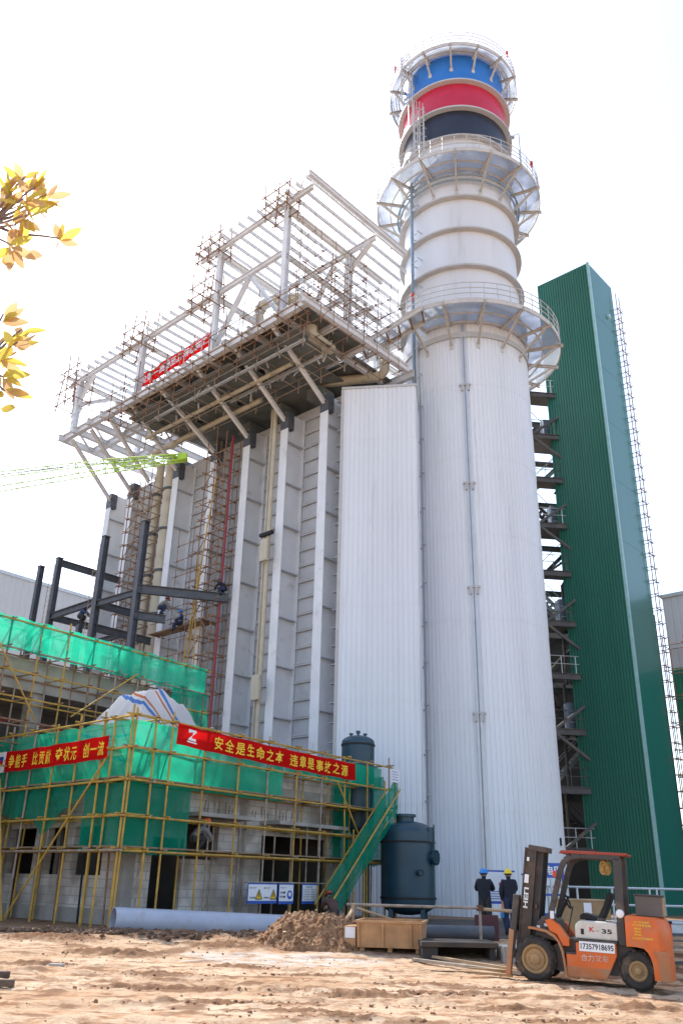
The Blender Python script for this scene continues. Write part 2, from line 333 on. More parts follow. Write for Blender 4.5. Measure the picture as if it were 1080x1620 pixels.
for y in gy:
    for x in gx:
        z = gz(x, y); d = w = 0.0
        if -60 < x < 60 and 0 < y < 90:
            inn = sstep(0, 3, 27.5 - y) if y > 20 else 1.0
            a = noise.fractal(V((x * .35, y * .8, 0)), 1.0, 2.0, 4); bq = noise.fractal(V((x * 1.3, y * 2.6, 3)), 1.0, 2.0, 4); c = noise.noise(V((x * 5, y * 8, 7)))
            ridge = max(0, noise.noise(V((x * .5, y * 2.2, 11)))) ** 2
            z += inn * (.014 * a + .006 * bq + .010 * c + .012 * noise.noise(V((x * 10, y * 12, 17))) + .008 * noise.noise(V((x * 19, y * 21, 27))) + .03 * ridge * sstep(.0, .4, bq + .2))
            # tyre ruts curving past the bin and the forklift
            for rc, amp in ((16.9, .06), (15.35, .065), (18.6, .04), (13.4, .055), (14.6, .05), (12.2, .05)):
                yc = rc + .55 * math.sin(x * .30 + rc) + .045 * x * (1 if rc < 15 else -.6); q = (y - yc) / .20
                if abs(q) < 3: e = math.exp(-q * q); z += -amp * e * (.7 + .5 * noise.noise(V((x * 2, rc, 0)))) + amp * .9 * math.exp(-(abs(q) - 1.5) ** 2 * 3) * (.4 + noise.noise(V((x * 3.5, rc, y * 4)))) + .018 * e * math.sin(x * 26 + abs(q) * 3)
            d = .85 * sstep(.14, .5, bq + ridge * .8)
            for cx, cy, sx, sy, am in CLUMPS:
                sy = sy * 1.35
                if abs(x - cx) < sx * 2.4 and abs(y - cy) < sy * 2.6:
                    e = math.exp(-.5 * (((x - cx) / sx) ** 2 + ((y - cy) / sy) ** 2)); k = sstep(-.25, .15, noise.noise(V((x * 4, y * 7, cx))) + .5 * noise.noise(V((x * 11, y * 13, cy))) + 1.25 * e - .55)
                    z += am * k * .11 * (.45 + noise.noise(V((x * 9, y * 12, cx))) + .5 * noise.noise(V((x * 21, y * 23, 2)))) * e; d = max(d, .95 * k * min(1, e * 1.6))
            # darker churned mud in front of the long pipe
            m = sstep(22.3, 23.0, y) * (1 - sstep(25.2, 26.0, y)) * sstep(-6.5, -4.6, x) * (1 - sstep(1.2, 2.2, x))
            z += m * (.14 if y < 24.3 else .03) * max(0, .35 + noise.fractal(V((x * 1.1, y * 1.4, 21)), 1.0, 2.0, 4)); d = max(d, m * sstep(-.3, .3, noise.noise(V((x, y, 33))) + .25))
            if y > 26: d = max(d, .55)
            # spilt pale cement, patchy
            q = math.hypot((x + .9) / 2.6, (y - 20.2) / 1.15); w = (1 - sstep(.55, 1.0, q + .5 * noise.noise(V((x * 1.3, y * 2, 41))))) * .9
        gv.append((x, y, z)); soil.append((min(1, d), min(1, w), 0, 1))
nx = len(gx)
gf = [(j * nx + i, j * nx + i + 1, (j + 1) * nx + i + 1, (j + 1) * nx + i) for j in range(len(gy) - 1) for i in range(nx - 1)]
me = bpy.data.meshes.new('ground'); me.from_pydata(gv, [], gf); me.materials.append(M['sand'])
ca = me.color_attributes.new('soil', 'FLOAT_COLOR', 'POINT'); ca.data.foreach_set('color', [c for s in soil for c in s])
me.shade_smooth(); ground = bpy.data.objects.new('ground', me); col.objects.link(ground); ground['kind'] = 'structure'
# ================================================================ exhaust stack
SC = V((7.5, 45, 0)); sn = SC.normalized(); ss = V((sn.y, -sn.x, 0))
R_LO, R_UP = 3.85, 3.65
def sp(phi, r, h): return SC + (ss * math.sin(phi) - sn * math.cos(phi)) * r + V((0, 0, h))   # phi 0 faces the road
def sdir(phi): return ss * math.sin(phi) - sn * math.cos(phi)
stack = thing('exhaust_stack', 'tall round white exhaust stack with blue, red and black bands at its top', 'chimney', SC)
b = MB(); N = 100; rows = []
hs = [0.1]
while hs[-1] < 32.2: hs.append(min(32.3, hs[-1] + 4.6))
prof = []
for i in range(N):
    for fr, dr in ((0.0, 0), (.62, 0), (.72, -.030), (.90, -.030)): prof.append(((i + fr) / N * 2 * math.pi, dr))
m = len(prof); vs = []
for k in range(len(hs) - 1):
    for h, e in ((hs[k], .012), (hs[k + 1], 0)): vs += [sp(a, R_LO + dr + e, h) for a, dr in prof]
fs = [(r * m + i, r * m + (i + 1) % m, (r + 1) * m + (i + 1) % m, (r + 1) * m + i) for r in range(len(vs) // m - 1) for i in range(m)]
b.add(vs, fs); b.build('cladding', M['white_clad'], stack)
def shell(name, mt, h0, h1, r=R_UP):
    MB().lathe([(r, h0), (r, h1)], SC, 96).build(name, mt, stack, smooth=True)
shell('grey_shell', M['grey_shell'], 31.8, 46.9); shell('black_band', M['black_band'], 46.9, 49.5)
shell('red_band', M['red_band'], 49.5, 52.05); shell('blue_band', M['blue_band'], 52.05, 55.3)
MB().lathe([(R_UP - .25, 55.3), (R_UP, 55.3), (R_UP, 55.6), (R_UP - .12, 55.6), (R_UP - .12, 51)], SC, 96).build('rim', M['grey_shell'], stack, smooth=True)
for h in (33.3, 36.2, 39.1, 41.7, 46.9, 49.5, 52.05):
    MB().lathe([(R_UP, h - .09), (R_UP + .36, h - .10), (R_UP + .36, h + .02), (R_UP, h + .03)], SC, 96).build('flange_ring', M['flange'] if h < 49 else M['rail_white'], stack, smooth=True)
MB().lathe([(R_LO + .02, 30.9), (R_LO + .10, 30.9), (R_LO + .10, 31.25), (R_LO + .02, 31.25)], SC, 96).build('cladding_cap', M['rail_white'], stack, smooth=True)
def ringwalk(h, r_in, r_out, a0, a1, nb, r_shell, drop, rail=1.1, lamps=()):
    full = a1 - a0 > 6.2
    nseg = nb * 5
    def arc(mb, r0, r1, z0, z1):
        A = [a0 + (a1 - a0) * i / nseg for i in range(nseg + 1)]
        for i in range(nseg):
            p, q = A[i], A[i + 1]
            x = [sp(p, r0, z0), sp(q, r0, z0), sp(q, r1, z0), sp(p, r1, z0), sp(p, r0, z1), sp(q, r0, z1), sp(q, r1, z1), sp(p, r1, z1)]
            mb.add(x, [(0, 1, 2, 3), (7, 6, 5, 4), (0, 4, 5, 1), (3, 2, 6, 7)])
    pf = MB(); arc(pf, r_in, r_out - .07, h, h + .04)
    deck = pf.build('walkway_deck', M['grating'], stack)
    for q0, q1, z0, z1 in ((r_out - .06, r_out, h - .16, h + .14), (r_in + .25, r_in + .32, h - .16, h - .004), ((r_in + r_out) / 2 - .03, (r_in + r_out) / 2 + .03, h - .12, h - .004)):
        e = MB(); arc(e, q0, q1, z0, z1); e.build('edge_ring', M['bracket'], deck)
    for i in range(nb if full else nb + 1):
        a = a0 + (a1 - a0) * i / nb; x = MB()
        x.hbeam(sp(a, r_shell - .02, h - .14), sp(a, r_out + .14, h - .14), .12, .20, .03)
        x.hbeam(sp(a, r_out - .25, h - .2), sp(a, r_shell + .02, h - drop), .12, .12, .03, up=sdir(a + math.pi / 2))
        x.obox(sp(a, r_shell - .01, h - drop - .3) - sdir(a + math.pi / 2) * .11, sdir(a + math.pi / 2) * .22, sdir(a) * .04, V((0, 0, .34)))
        x.build('bracket', M['bracket'], deck)
    rl = MB(); npost = nb * 3
    P = [a0 + (a1 - a0) * i / (npost * 2) for i in range(npost * 2 + (0 if full else 1))]
    for z in (rail, rail * .66, rail * .33): rl.path([sp(a, r_out - .03, h + .14 + z) for a in P], .028, 5, closed=full)
    for i in range(npost if full else npost + 1):
        a = a0 + (a1 - a0) * i / npost; rl.tube(sp(a, r_out - .03, h + .1), sp(a, r_out - .03, h + .14 + rail), .024, 5)
    rl.build('handrail', M['rail_white'], deck)
    for a in lamps:
        l = MB(); l.tube(sp(a, r_out + .03, h + .7), sp(a, r_out + .03, h + 1.0), .05, 6); l.lathe([(.001, 0), (.10, .02), (.10, .16), (.08, .26), (.001, .30)], sp(a, r_out + .03, h + 1.0), 10)
        l.build('obstruction_lamp', M['lamp_red'], deck, smooth=True)
    return deck
ringwalk(32.0, R_UP + .05, 5.95, R(-33), R(150), 8, R_LO, 1.55, 1.1, (R(-28),))
midw = ringwalk(43.95, R_UP + .02, 5.55, 0, 2 * math.pi, 15, R_UP, 1.6, 1.1, (R(62),))
ringwalk(54.7, R_UP + .02, 4.62, 0, 2 * math.pi, 15, R_UP, 1.25, 1.0, (R(-60), R(58)))
# lamp post on the middle walkway
x = MB(); x.tube(sp(R(48), 5.6, 43.8), sp(R(48), 5.6, 46.6), .04, 6); x.tube(sp(R(48), 5.6, 46.6), sp(R(48), 5.1, 46.8), .03, 6); x.box(sp(R(48), 5.0, 46.78), (.4, .2, .1), .4); x.build('lamp_post', M['galv'], midw)
# inner pipe loops under the middle walkway
x = MB()
for rr, hh in ((3.95, 43.0), (4.1, 43.25)): x.path([sp(R(i * 7.5), rr, hh) for i in range(48)], .06, 6, closed=True)
x.build('ring_pipe', M['pipe_blue'], stack)
def caged_ladder(phi, r, h0, h1):
    l = MB(); d = sdir(phi); t = sdir(phi + math.pi / 2)
    for sg in (-1, 1): l.tube(sp(phi, r, h0) + t * .22 * sg, sp(phi, r, h1) + t * .22 * sg, .035, 5)
    h = h0
    while h < h1: l.tube(sp(phi, r, h) - t * .22, sp(phi, r, h) + t * .22, .013, 4); h += .3
    h = h0 + 2.0
    while h < h1:
        l.path([sp(phi, r, h) + t * (.38 * math.cos(a)) + d * (.75 * math.sin(a)) for a in [math.pi * k / 8 for k in range(9)]], .03, 4); h += .75
    for k in range(1, 8):
        a = math.pi * k / 8; l.tube(sp(phi, r, h0 + 2) + t * (.38 * math.cos(a)) + d * (.75 * math.sin(a)), sp(phi, r, h1) + t * (.38 * math.cos(a)) + d * (.75 * math.sin(a)), .024, 4)
    return l
caged_ladder(R(-33), R_UP + .34, 43.9, 50.3).build('caged_ladder', M['rail_white'], stack)
caged_ladder(R(-47), R_UP + .34, 49.5, 56.0).build('caged_ladder', M['rail_white'], stack)
# blue downpipe with stand-offs, and the double conduit down the front
PH = R(-45.5)
x = MB(); x.tube(sp(PH, R_LO + .28, 1.6), sp(PH, R_LO + .28, 46.0), .105, 10); px_ = x.build('downpipe', M['pipe_blue'], stack, smooth=True)
x = MB(); x.tube(sp(PH + .055, R_LO + .24, 1.0), sp(PH + .055, R_LO + .24, 31.5), .09, 8)
h = 3.0
while h < 45:
    rs = R_LO if h < 31 else R_UP
    x.bar(sp(PH - .03, R_LO + .28, h), sp(PH - .03, rs, h), .05, .06); x.bar(sp(PH + .10, R_LO + .24, h + .3), sp(PH + .10, rs, h + .3), .05, .06)
    x.bar(sp(PH - .03, R_LO + .34, h), sp(PH + .11, R_LO + .30, h), .04, .08); h += 2.15
x.build('pipe_bracket', M['conduit'], px_)
x = MB()
for dp in (-.022, .022):
    x.obox(sp(dp, R_LO - .01, .4) - sdir(dp + math.pi / 2) * .055, sdir(dp + math.pi / 2) * .11, sdir(dp) * .10, V((0, 0, 31.4)))
cd = x.build('conduit', M['conduit'], stack)
for h in (9.1, 15.5, 21.4, 27.6):
    x = MB(); x.obox(sp(0, R_LO + .005, h) - sdir(math.pi / 2) * .32, sdir(math.pi / 2) * .64, sdir(0) * .12, V((0, 0, .10)))
    for q in (-.16, .16): x.obox(sp(0, R_LO + .005, h - .35) + sdir(math.pi / 2) * (q - .06), sdir(math.pi / 2) * .12, sdir(0) * .16, V((0, 0, .35)))
    x.build('conduit_clamp', M['flange'], cd)
x = MB(); x.obox(sp(R(66), R_LO + .0, 3.35) - sdir(R(156)) * .08, sdir(R(156)) * .16, sdir(R(66)) * .05, V((0, 0, .34))); x.build('inspection_hole', M['black'], stack)

# ================================================================ white clad duct beside the stack
def ribwall(mb, p, q, h0, h1, nrm, pitch=.26, dep=.03, top=None):
    p, q = V(p), V(q); d = q - p; L = d.length; d.normalize(); nrm = V(nrm).normalized(); n = max(1, round(L / pitch)); xs = []
    for i in range(n):
        for fr, dr in ((0, 0), (.62, 0), (.72, -dep), (.92, -dep)): xs.append(((i + fr) / n * L, dr))
    xs.append((L, 0)); m = len(xs); vs = []
    lev = [h0]
    while lev[-1] < h1 - .01: lev.append(min(h1, lev[-1] + 4.7))
    for k in range(len(lev) - 1):
        for h, e in ((lev[k], .010), (lev[k + 1], 0)): vs += [p + d * s + nrm * (dr + e) + V((0, 0, h)) for s, dr in xs]
    mb.add(vs, [(r * m + i, r * m + i + 1, (r + 1) * m + i + 1, (r + 1) * m + i) for r in range(len(vs) // m - 1) for i in range(m - 1)])
B0, B1 = V((-.08, 40.62, 0)), V((3.95, 40.05, 0)); bd = (B1 - B0).normalized(); bnn = V((bd.y, -bd.x, 0)); back = -bnn * 4.2
duct = thing('duct_enclosure', 'white ribbed box enclosure joining the stack to the ribbed grey boiler', 'enclosure', B0)
b = MB(); ribwall(b, B0, B1, .1, 26.85, bnn); ribwall(b, B0 + back, B0, .1, 26.85, -bd); ribwall(b, B1, B1 + back, .1, 26.85, bd); b.build('cladding', M['white_clad'], duct)
b = MB(); b.obox(B0 + bnn * .05 - bd * .05 + V((0, 0, 26.8)), bd * ((B1 - B0).length + .1), back, V((0, 0, .14))); b.build('roof_flashing', M['rail_white'], duct)
b = MB(); b.obox(B0 - bd * .07 + bnn * .045 + V((0, 0, .1)), bd * .16, -bnn * .2, V((0, 0, 26.69))); b.build('corner_trim', M['flange'], duct)

# ================================================================ green tower
yw = R(47.45); U = V((-math.sin(yw), math.cos(yw), 0)); W = V((math.cos(yw), math.sin(yw), 0))     # u recedes left, w recedes right
T0 = V((17.82, 50.0, 0)); TL, TR, TH = 4.2, 3.85, 44.1
tower = thing('clad_lift_tower', 'tall slim dark green metal clad tower right of the white stack', 'tower', T0)
b = MB(); ribwall(b, T0 + U * TL, T0, .1, TH, -W, .19, .045); b.build('ribbed_wall', M['green_clad'], tower)
b = MB(); b.obox(T0 + V((0, 0, .1)), W * TR, U * .05, V((0, 0, TH - .1))); b.build('flat_wall', M['green_flat'], tower)
b = MB(); b.obox(T0 + W * .10 + U * .06 + V((0, 0, .1)), W * (TR - .1), U * (TL - .1), V((0, 0, TH - .3))); b.build('core_wall', M['green_clad'], tower)
b = MB(); b.obox(T0 - W * .03 - U * .05 + V((0, 0, .1)), W * .19, U * .045, V((0, 0, TH - .05))); b.obox(T0 - W * .035 - U * .05 + V((0, 0, .1)), W * .03, U * .16, V((0, 0, TH - .05)))
b.build('corner_trim', M['green_trim'], tower)
b = MB(); b.lathe([(.001, .16), (.18, .14), (.22, .0)], T0 + W * 2.6 - U * .0 + V((0, 0, TH - 3.4)), 14, axis=-U); b.build('wall_vent', M['green_trim'], tower)
for k in range(1, 10): x = MB(); x.obox(T0 - U * .008 + W * .2 + V((0, 0, k * 4.4)), W * (TR - .2), U * .006, V((0, 0, .025))); x.build('panel_seam', M['green_flat'], tower)

def stand(name, label, o, d, length, depth, hs, levels, sx, mp, nrm, group=None, r=.024, top=.9, jit=.06, brace=True, ext=.35, coup=True, low=None, rows=2, board=None):
    """tube scaffold: standards along d (step sx), rows along nrm, ledgers and transoms at the levels"""
    t = thing(name, label, 'scaffold', o, group); o = V(o); d = V(d); nrm = V(nrm); n = max(1, round(length / sx)); c = MB()
    z0, z1 = hs
    for r_ in range(rows):
        for i in range(n + 1):
            p = o + d * (length * i / n) + nrm * (depth * r_ / max(1, rows - 1)); rd = random.uniform
            a = p + V((rd(-jit, jit) * .5, rd(-jit, jit) * .5, z0)); q = p + V((rd(-jit, jit), rd(-jit, jit), z1 + rd(0, top)))
            x = MB(); x.tube(a, q, r, 6); x.build('standard', mp if not callable(mp) else mp(), t, smooth=True)
            for L in levels:
                if coup: c.box(p + V((0, 0, L + .02)), (r * 3.3, r * 3.3, .10), random.random())
        for L in levels:
            x = MB(); e = [random.uniform(.1, ext), random.uniform(.1, ext)]
            off = nrm * (-r * 2)
            x.tube(o - d * e[0] + nrm * (depth * r_ / max(1, rows - 1)) + off + V((0, 0, L + random.uniform(-.03, .03))), o + d * (length + e[1]) + nrm * (depth * r_ / max(1, rows - 1)) + off + V((0, 0, L + random.uniform(-.03, .03))), r, 6)
            x.build('ledger', mp if not callable(mp) else mp(), t, smooth=True)
    if rows > 1:
        for L in levels:
            for i in range(n + 1): x = MB(); x.tube(o + d * (length * i / n + .06) - nrm * .2 + V((0, 0, L + .06)), o + d * (length * i / n + .06) + nrm * (depth + .2) + V((0, 0, L + .06)), r * .9, 5); x.build('transom', mp if not callable(mp) else mp(), t)
    if brace:
        for k in range(0, len(levels) - 1, 1):
            x = MB(); i0 = k % max(1, n); p = o + d * (length * i0 / n) - nrm * .07; q = o + d * (length * min(n, i0 + 1) / n) - nrm * .07
            if k % 2: p, q = q, p
            x.tube(p + V((0, 0, levels[k])), q + V((0, 0, levels[k + 1])), r * .9, 5); x.build('brace', mp if not callable(mp) else mp(), t)
    if board is not None:
        x = MB()
        for L in board: x.obox(o + nrm * .05 + V((0, 0, L + .09)), d * length, nrm * (depth - .1), V((0, 0, .045)))
        x.build('board', M['deck_brown'], t)
    if coup: setp(c.build('coupler', M['coupler'], t), kind='stuff')
    return t
stand('tube_scaffold', 'narrow scaffold strip climbing the far right edge of the green tower', T0 + W * (TR + .08) - U * .2, W, .6, .7, (.2, 43.0), [i * .95 + 1.2 for i in range(44)], .6, M['pole_rust'], U, brace=False, coup=False, r=.032, ext=.3)

# ================================================================ steel stair frame between stack and tower
G0 = V((13.1, 52.2, 0))
frame = thing('stair_frame', 'dark steel stair frame standing between the white stack and green tower', 'steel frame', G0)
gd = V((1, .12, 0)).normalized(); gn = V((-gd.y, gd.x, 0)); GW, GD = 4.6, 4.2
for i in (0, 1):
    for j in (0, 1):
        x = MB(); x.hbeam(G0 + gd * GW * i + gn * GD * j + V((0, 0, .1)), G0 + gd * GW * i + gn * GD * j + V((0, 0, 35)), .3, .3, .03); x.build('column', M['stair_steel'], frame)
lv = [3.4 * k for k in range(1, 11)]
for k, h in enumerate(lv):
    x = MB()
    for j in (0, 1): x.hbeam(G0 + gn * GD * j + V((0, 0, h)), G0 + gd * GW + gn * GD * j + V((0, 0, h)), .2, .38, .03)
    for i in (0, 1): x.hbeam(G0 + gd * GW * i + V((0, 0, h)), G0 + gd * GW * i + gn * GD + V((0, 0, h)), .2, .36, .03)
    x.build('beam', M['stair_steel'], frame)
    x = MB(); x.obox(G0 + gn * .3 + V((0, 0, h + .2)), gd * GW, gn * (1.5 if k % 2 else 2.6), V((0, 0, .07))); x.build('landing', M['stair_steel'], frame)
    a, q = (G0 + gd * .6, G0 + gd * (GW - .6)) if k % 2 else (G0 + gd * (GW - .6), G0 + gd * .6)
    if k < len(lv) - 1:
        x = MB()
        for off in (.5, 1.3): x.bar(a + gn * (GD - 1.6 + off) + V((0, 0, h + .2)), q + gn * (GD - 1.6 + off) + V((0, 0, lv[k + 1] + .2)), .06, .26)
        for s_ in range(14):
            f = (s_ + .5) / 14; p = a.lerp(q, f) + gn * (GD - 1.1) + V((0, 0, h + .2 + 3.4 * f)); x.obox(p - gd * .13, gd * .26, gn * .8, V((0, 0, .04)))
        for off in (.5, 1.3): x.tube(a + gn * (GD - 1.6 + off) + V((0, 0, h + 1.2)), q + gn * (GD - 1.6 + off) + V((0, 0, lv[k + 1] + 1.2)), .025, 5)
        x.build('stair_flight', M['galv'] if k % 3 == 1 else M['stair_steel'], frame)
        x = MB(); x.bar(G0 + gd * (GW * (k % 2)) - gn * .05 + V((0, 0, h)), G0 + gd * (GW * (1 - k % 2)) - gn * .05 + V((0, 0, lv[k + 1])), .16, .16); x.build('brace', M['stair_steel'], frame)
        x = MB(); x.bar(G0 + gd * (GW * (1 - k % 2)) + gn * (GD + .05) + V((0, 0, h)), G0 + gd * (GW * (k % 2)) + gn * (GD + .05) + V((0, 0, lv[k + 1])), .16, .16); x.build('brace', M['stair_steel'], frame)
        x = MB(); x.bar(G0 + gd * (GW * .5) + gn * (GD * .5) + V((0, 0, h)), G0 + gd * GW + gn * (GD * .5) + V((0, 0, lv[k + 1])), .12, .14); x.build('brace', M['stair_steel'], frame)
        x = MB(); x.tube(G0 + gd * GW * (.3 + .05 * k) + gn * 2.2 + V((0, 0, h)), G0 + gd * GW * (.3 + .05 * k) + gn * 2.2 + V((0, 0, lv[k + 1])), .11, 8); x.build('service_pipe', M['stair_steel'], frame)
    x = MB()
    for z in (.6, 1.1): x.tube(G0 + V((0, 0, h + .2 + z)), G0 + gd * GW + V((0, 0, h + .2 + z)), .025, 5)
    for i in range(6): x.tube(G0 + gd * GW * i / 5 + V((0, 0, h + .2)), G0 + gd * GW * i / 5 + V((0, 0, h + 1.3)), .022, 5)
    x.build('handrail', M['stair_steel'] if k % 3 else M['galv'], frame)
for k in (2, 4, 6, 8):
    q = thing('equipment_cabinet', 'grey blue equipment cabinet on the stair frame, %s landing from the ground' % {1: 'second', 2: 'third', 3: 'fourth', 4: 'fifth', 6: 'seventh', 8: 'ninth'}[k], 'cabinet', G0 + gd * 2.2 + gn * 1.3 + V((0, 0, lv[k] + .27)), 'cabinets on the stair landings')
    x = MB(); x.box(V(q.location) + V((0, 0, .85)), (1.5, .7, 1.7), .12); x.build('cabinet_body', mat('cabinet_paint_%d' % k, (.13, .17, .22), .5, 0, .1), q, bevel=.02)
    x = MB()
    for z in (.5, 1.2): x.box(V(q.location) + V((0, 0, z)) - gn * .36, (1.3, .03, .06), .12)
    x.build('cabinet_rib', M['galv'], q)
# dim plant block further behind the stairs
q = thing('plant_block', 'dim dark concrete plant block seen through the stair frame', 'building', (15, 62, 0))
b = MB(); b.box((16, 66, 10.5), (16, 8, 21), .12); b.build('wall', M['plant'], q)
x = MB()
for k in range(5): x.box((16 + .5, 61.9, 3.6 + 3.8 * k), (15, .5, .45), .12)
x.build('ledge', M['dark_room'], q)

# ================================================================ far buildings
Q0 = at(1046, 945, (0, 1, 0), 60); hb = Q0.z; Qb = V((Q0.x, Q0.y, 0))
right = thing('clad_hall', 'pale grey hall with green lower cladding at the right edge behind scaffold', 'building', Qb)
hm = atY(1056, 1058, 60).z
b = MB(); ribwall(b, Qb - U * 30, Qb, hm, hb, -W, .5, .03); b.obox(Qb + W * .15 - U * 30 + V((0, 0, hm)), U * 30, W * 20, V((0, 0, hb - hm - .1))); b.build('upper_wall', M['far_wall'], right)
b = MB(); ribwall(b, Qb - U * 30 - W * .05, Qb - W * .05, 0, hm, -W, .5, .03); b.obox(Qb + W * .15 - U * 30, U * 30, W * 20, V((0, 0, hm - .05))); b.build('lower_wall', M['right_green'], right)
b = MB(); b.obox(Qb - U * 30 - W * .12 + V((0, 0, hb - .1)), U * 30.1, W * .4, V((0, 0, .25))); b.build('roof_edge', M['galv'], right)
stand('tube_scaffold', 'brown scaffold bay against the green lower wall at right edge', Qb - W * 1.6 - U * 3.2, U, 3.0, 1.2, (.2, 17.5), [1.8 * k + 1.2 for k in range(10)], 1.5, M['pole_rust'], W, brace=False, coup=False, r=.035)
L0 = atY(0, 905, 70); L1 = at(140, 947, (0, 0, 1), L0.z); Lb = V((L0.x, L0.y, 0)); Ld = (L1 - L0); Ld.z = 0; Ln = Ld.normalized(); Lp = V((-Ln.y, Ln.x, 0))
left = thing('distant_hall', 'pale windowless grey hall behind the steel frame at left edge', 'building', Lb)
b = MB(); ribwall(b, Lb - Ln * 40, Lb + Ln * 30, 0, L0.z, -Lp, .6, .03); b.obox(Lb - Ln * 40 + Lp * .15, Ln * 70, Lp * 25, V((0, 0, L0.z - .1))); b.build('wall', M['far_wall'], left)
b = MB(); b.obox(Lb - Ln * 40 - Lp * .1 + V((0, 0, L0.z - .05)), Ln * 70, Lp * .5, V((0, 0, .3))); b.build('roof_edge', M['galv'], left)
# ================================================================ boiler house (heat recovery boiler)
KF = 29.88
def bp(t, off, h): return U * t + W * (KF - off) + V((0, 0, h))
boil = thing('boiler_house', 'huge ribbed grey steel boiler with overhanging open roof frame, left of the stack', 'boiler', bp(39, -6, 0))
b = MB(); b.obox(bp(27.9, -1.5, 0.1), U * 22.6, W * 13, V((0, 0, 27.6))); b.build('casing', M['casing'], boil)
COLS = [28.9, 32.1, 35.4, 38.5, 42.4, 47.5, 50.25]
CH = 27.0
for t in COLS:
    x = MB()
    x.obox(bp(t - .3, .04, .1), U * .6, W * .05, V((0, 0, CH - 1.2))); x.obox(bp(t - .025, -.011, .1), U * .05, W * 1.36, V((0, 0, CH)))
    x.obox(bp(t - .3, -1.35, .1), U * .6, W * .05, V((0, 0, CH)))
    c_ = x.build('column', M['flange_col'], boil)
    h = 1.2
    while h < CH - 1:
        for sg in (-1, 1): x = MB(); x.obox(bp(t + (.027 if sg > 0 else -.27), -.02, h), U * .243, W * 1.30, V((0, 0, .05))); x.build('stiffener', M['casing'], c_)
        h += 2.65
    x = MB(); x.obox(bp(t - .31, .06, CH - 1.1), U * .62, W * .5, V((0, 0, 1.1))); x.build('column_head', M['dark_steel'], c_)
for i in range(len(COLS) - 1):
    a, q = COLS[i] + .31, COLS[i + 1] - .31
    x = MB(); x.obox(bp(a, -1.42, .1), U * (q - a), W * .06, V((0, 0, 27.4))); p_ = x.build('wall_panel', M['casing'], boil)
    h = .9 + .13 * i
    while h < 27.2:
        x = MB(); x.obox(bp(a + .05, -1.26, h), U * (q - a - .1), W * .115, V((0, 0, .07))); x.obox(bp(a + .05, -1.29, h - .09), U * (q - a - .1), W * .03, V((0, 0, .09))); x.build('rib', M['casing'], p_); h += .93
x = MB(); x.obox(bp(27.5, -1.42, .1), U * 1.1, W * .06, V((0, 0, 27.2))); ep = x.build('wall_panel', M['casing'], boil); h = 1.0
while h < 26.9: x = MB(); x.obox(bp(27.55, -1.0, h), U * 1.0, -W * -.0 + W * -.40, V((0, 0, .05))); x.build('rib', M['casing'], ep); h += .95
# platform under the roof
PH0 = 29.2
deck = None
for r0 in (4.4, 3.1, 1.8):
    t = 26.6 + random.uniform(0, .4)
    while t < 41.8:
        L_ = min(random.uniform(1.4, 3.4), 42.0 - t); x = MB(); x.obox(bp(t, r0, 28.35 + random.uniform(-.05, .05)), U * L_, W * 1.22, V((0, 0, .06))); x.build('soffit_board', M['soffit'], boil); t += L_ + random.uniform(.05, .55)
for k, (t0, t1, off, h, rr, mt) in enumerate(((27, 40, 3.7, 27.95, .10, 'galv'), (29, 42.5, 2.6, 27.85, .13, 'cream'), (33, 41, 1.2, 27.7, .16, 'cream'), (27.4, 35, 1.9, 28.0, .08, 'galv'), (37, 44, 3.3, 28.6, .12, 'galv'), (38.5, 44, .9, 27.9, .2, 'cream'))):
    x = MB(); x.tube(bp(t0, off, h), bp(t1, off, h), rr, 10); x.build('service_pipe', M[mt], boil, smooth=True)
for k in range(26):
    t = 27 + .62 * k; x = MB(); q = random.uniform(1.0, 3.6); x.bar(bp(t, q, 29.0), bp(t + random.uniform(-.8, .8), q + random.uniform(-.9, .9), 27.9), .08, .08); x.build('small_brace', M['white_steel' if k % 3 else 'bracket'], boil)
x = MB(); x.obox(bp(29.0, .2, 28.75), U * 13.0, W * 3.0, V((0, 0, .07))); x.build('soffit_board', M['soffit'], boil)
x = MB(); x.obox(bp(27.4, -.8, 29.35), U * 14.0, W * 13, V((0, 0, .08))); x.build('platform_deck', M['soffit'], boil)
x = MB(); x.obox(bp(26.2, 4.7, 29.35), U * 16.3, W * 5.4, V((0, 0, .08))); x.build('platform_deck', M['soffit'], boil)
for off in (4.8, 2.4, -.1, -4.2, -8.4):
    x = MB(); t0 = 25.7 if off > -5 else 30.5; x.hbeam(bp(t0, off, PH0), bp(49.3, off, PH0), .3, .5, .04); x.build('platform_girder', M['white_steel'], boil)
for t in (25.75, 27.7, 30, 31.9, 33.8, 35.45, 37, 38.45, 40.6, 42.45, 44.2, 45.7, 47.45, 49.2):
    x = MB(); x.hbeam(bp(t, 5.2, PH0 - .02), bp(t, -3.6 if t < 30 else -9, PH0 - .02), .26, .42, .03); x.build('cross_beam', M['white_steel'], boil)
for t in (44.6, 46.6, 48.4):
    x = MB(); x.bar(bp(t - .9, 4.6, PH0 - .1), bp(t + .9, 2.5, PH0 - .1), .12, .12); x.build('deck_brace', M['white_steel'], boil)
# struts from the column heads out to the platform edge
for tb, tt in ((28.9, 28.5), (32.1, 31.6), (35.35, 34.9), (38.5, 38.4), (42.4, 41.4), (45.4, 43.9), (47.6, 46.1), (50.1, 48.4)):
    x = MB(); x.hbeam(bp(tb, .05, 26.5), bp(tt, 4.6, PH0 - .25), .2, .22, .03); x.build('strut', M['white_steel'], boil)
# interior clutter under the platform: drums, ducts and frames
for t in (30.5, 33.7, 36.9, 40.4, 44.6): x = MB(); x.box(bp(t, -1.0 - random.random(), 28.1), (1.3, 1.0, .7), yw); x.build('duct_stub', M['soffit'], boil)
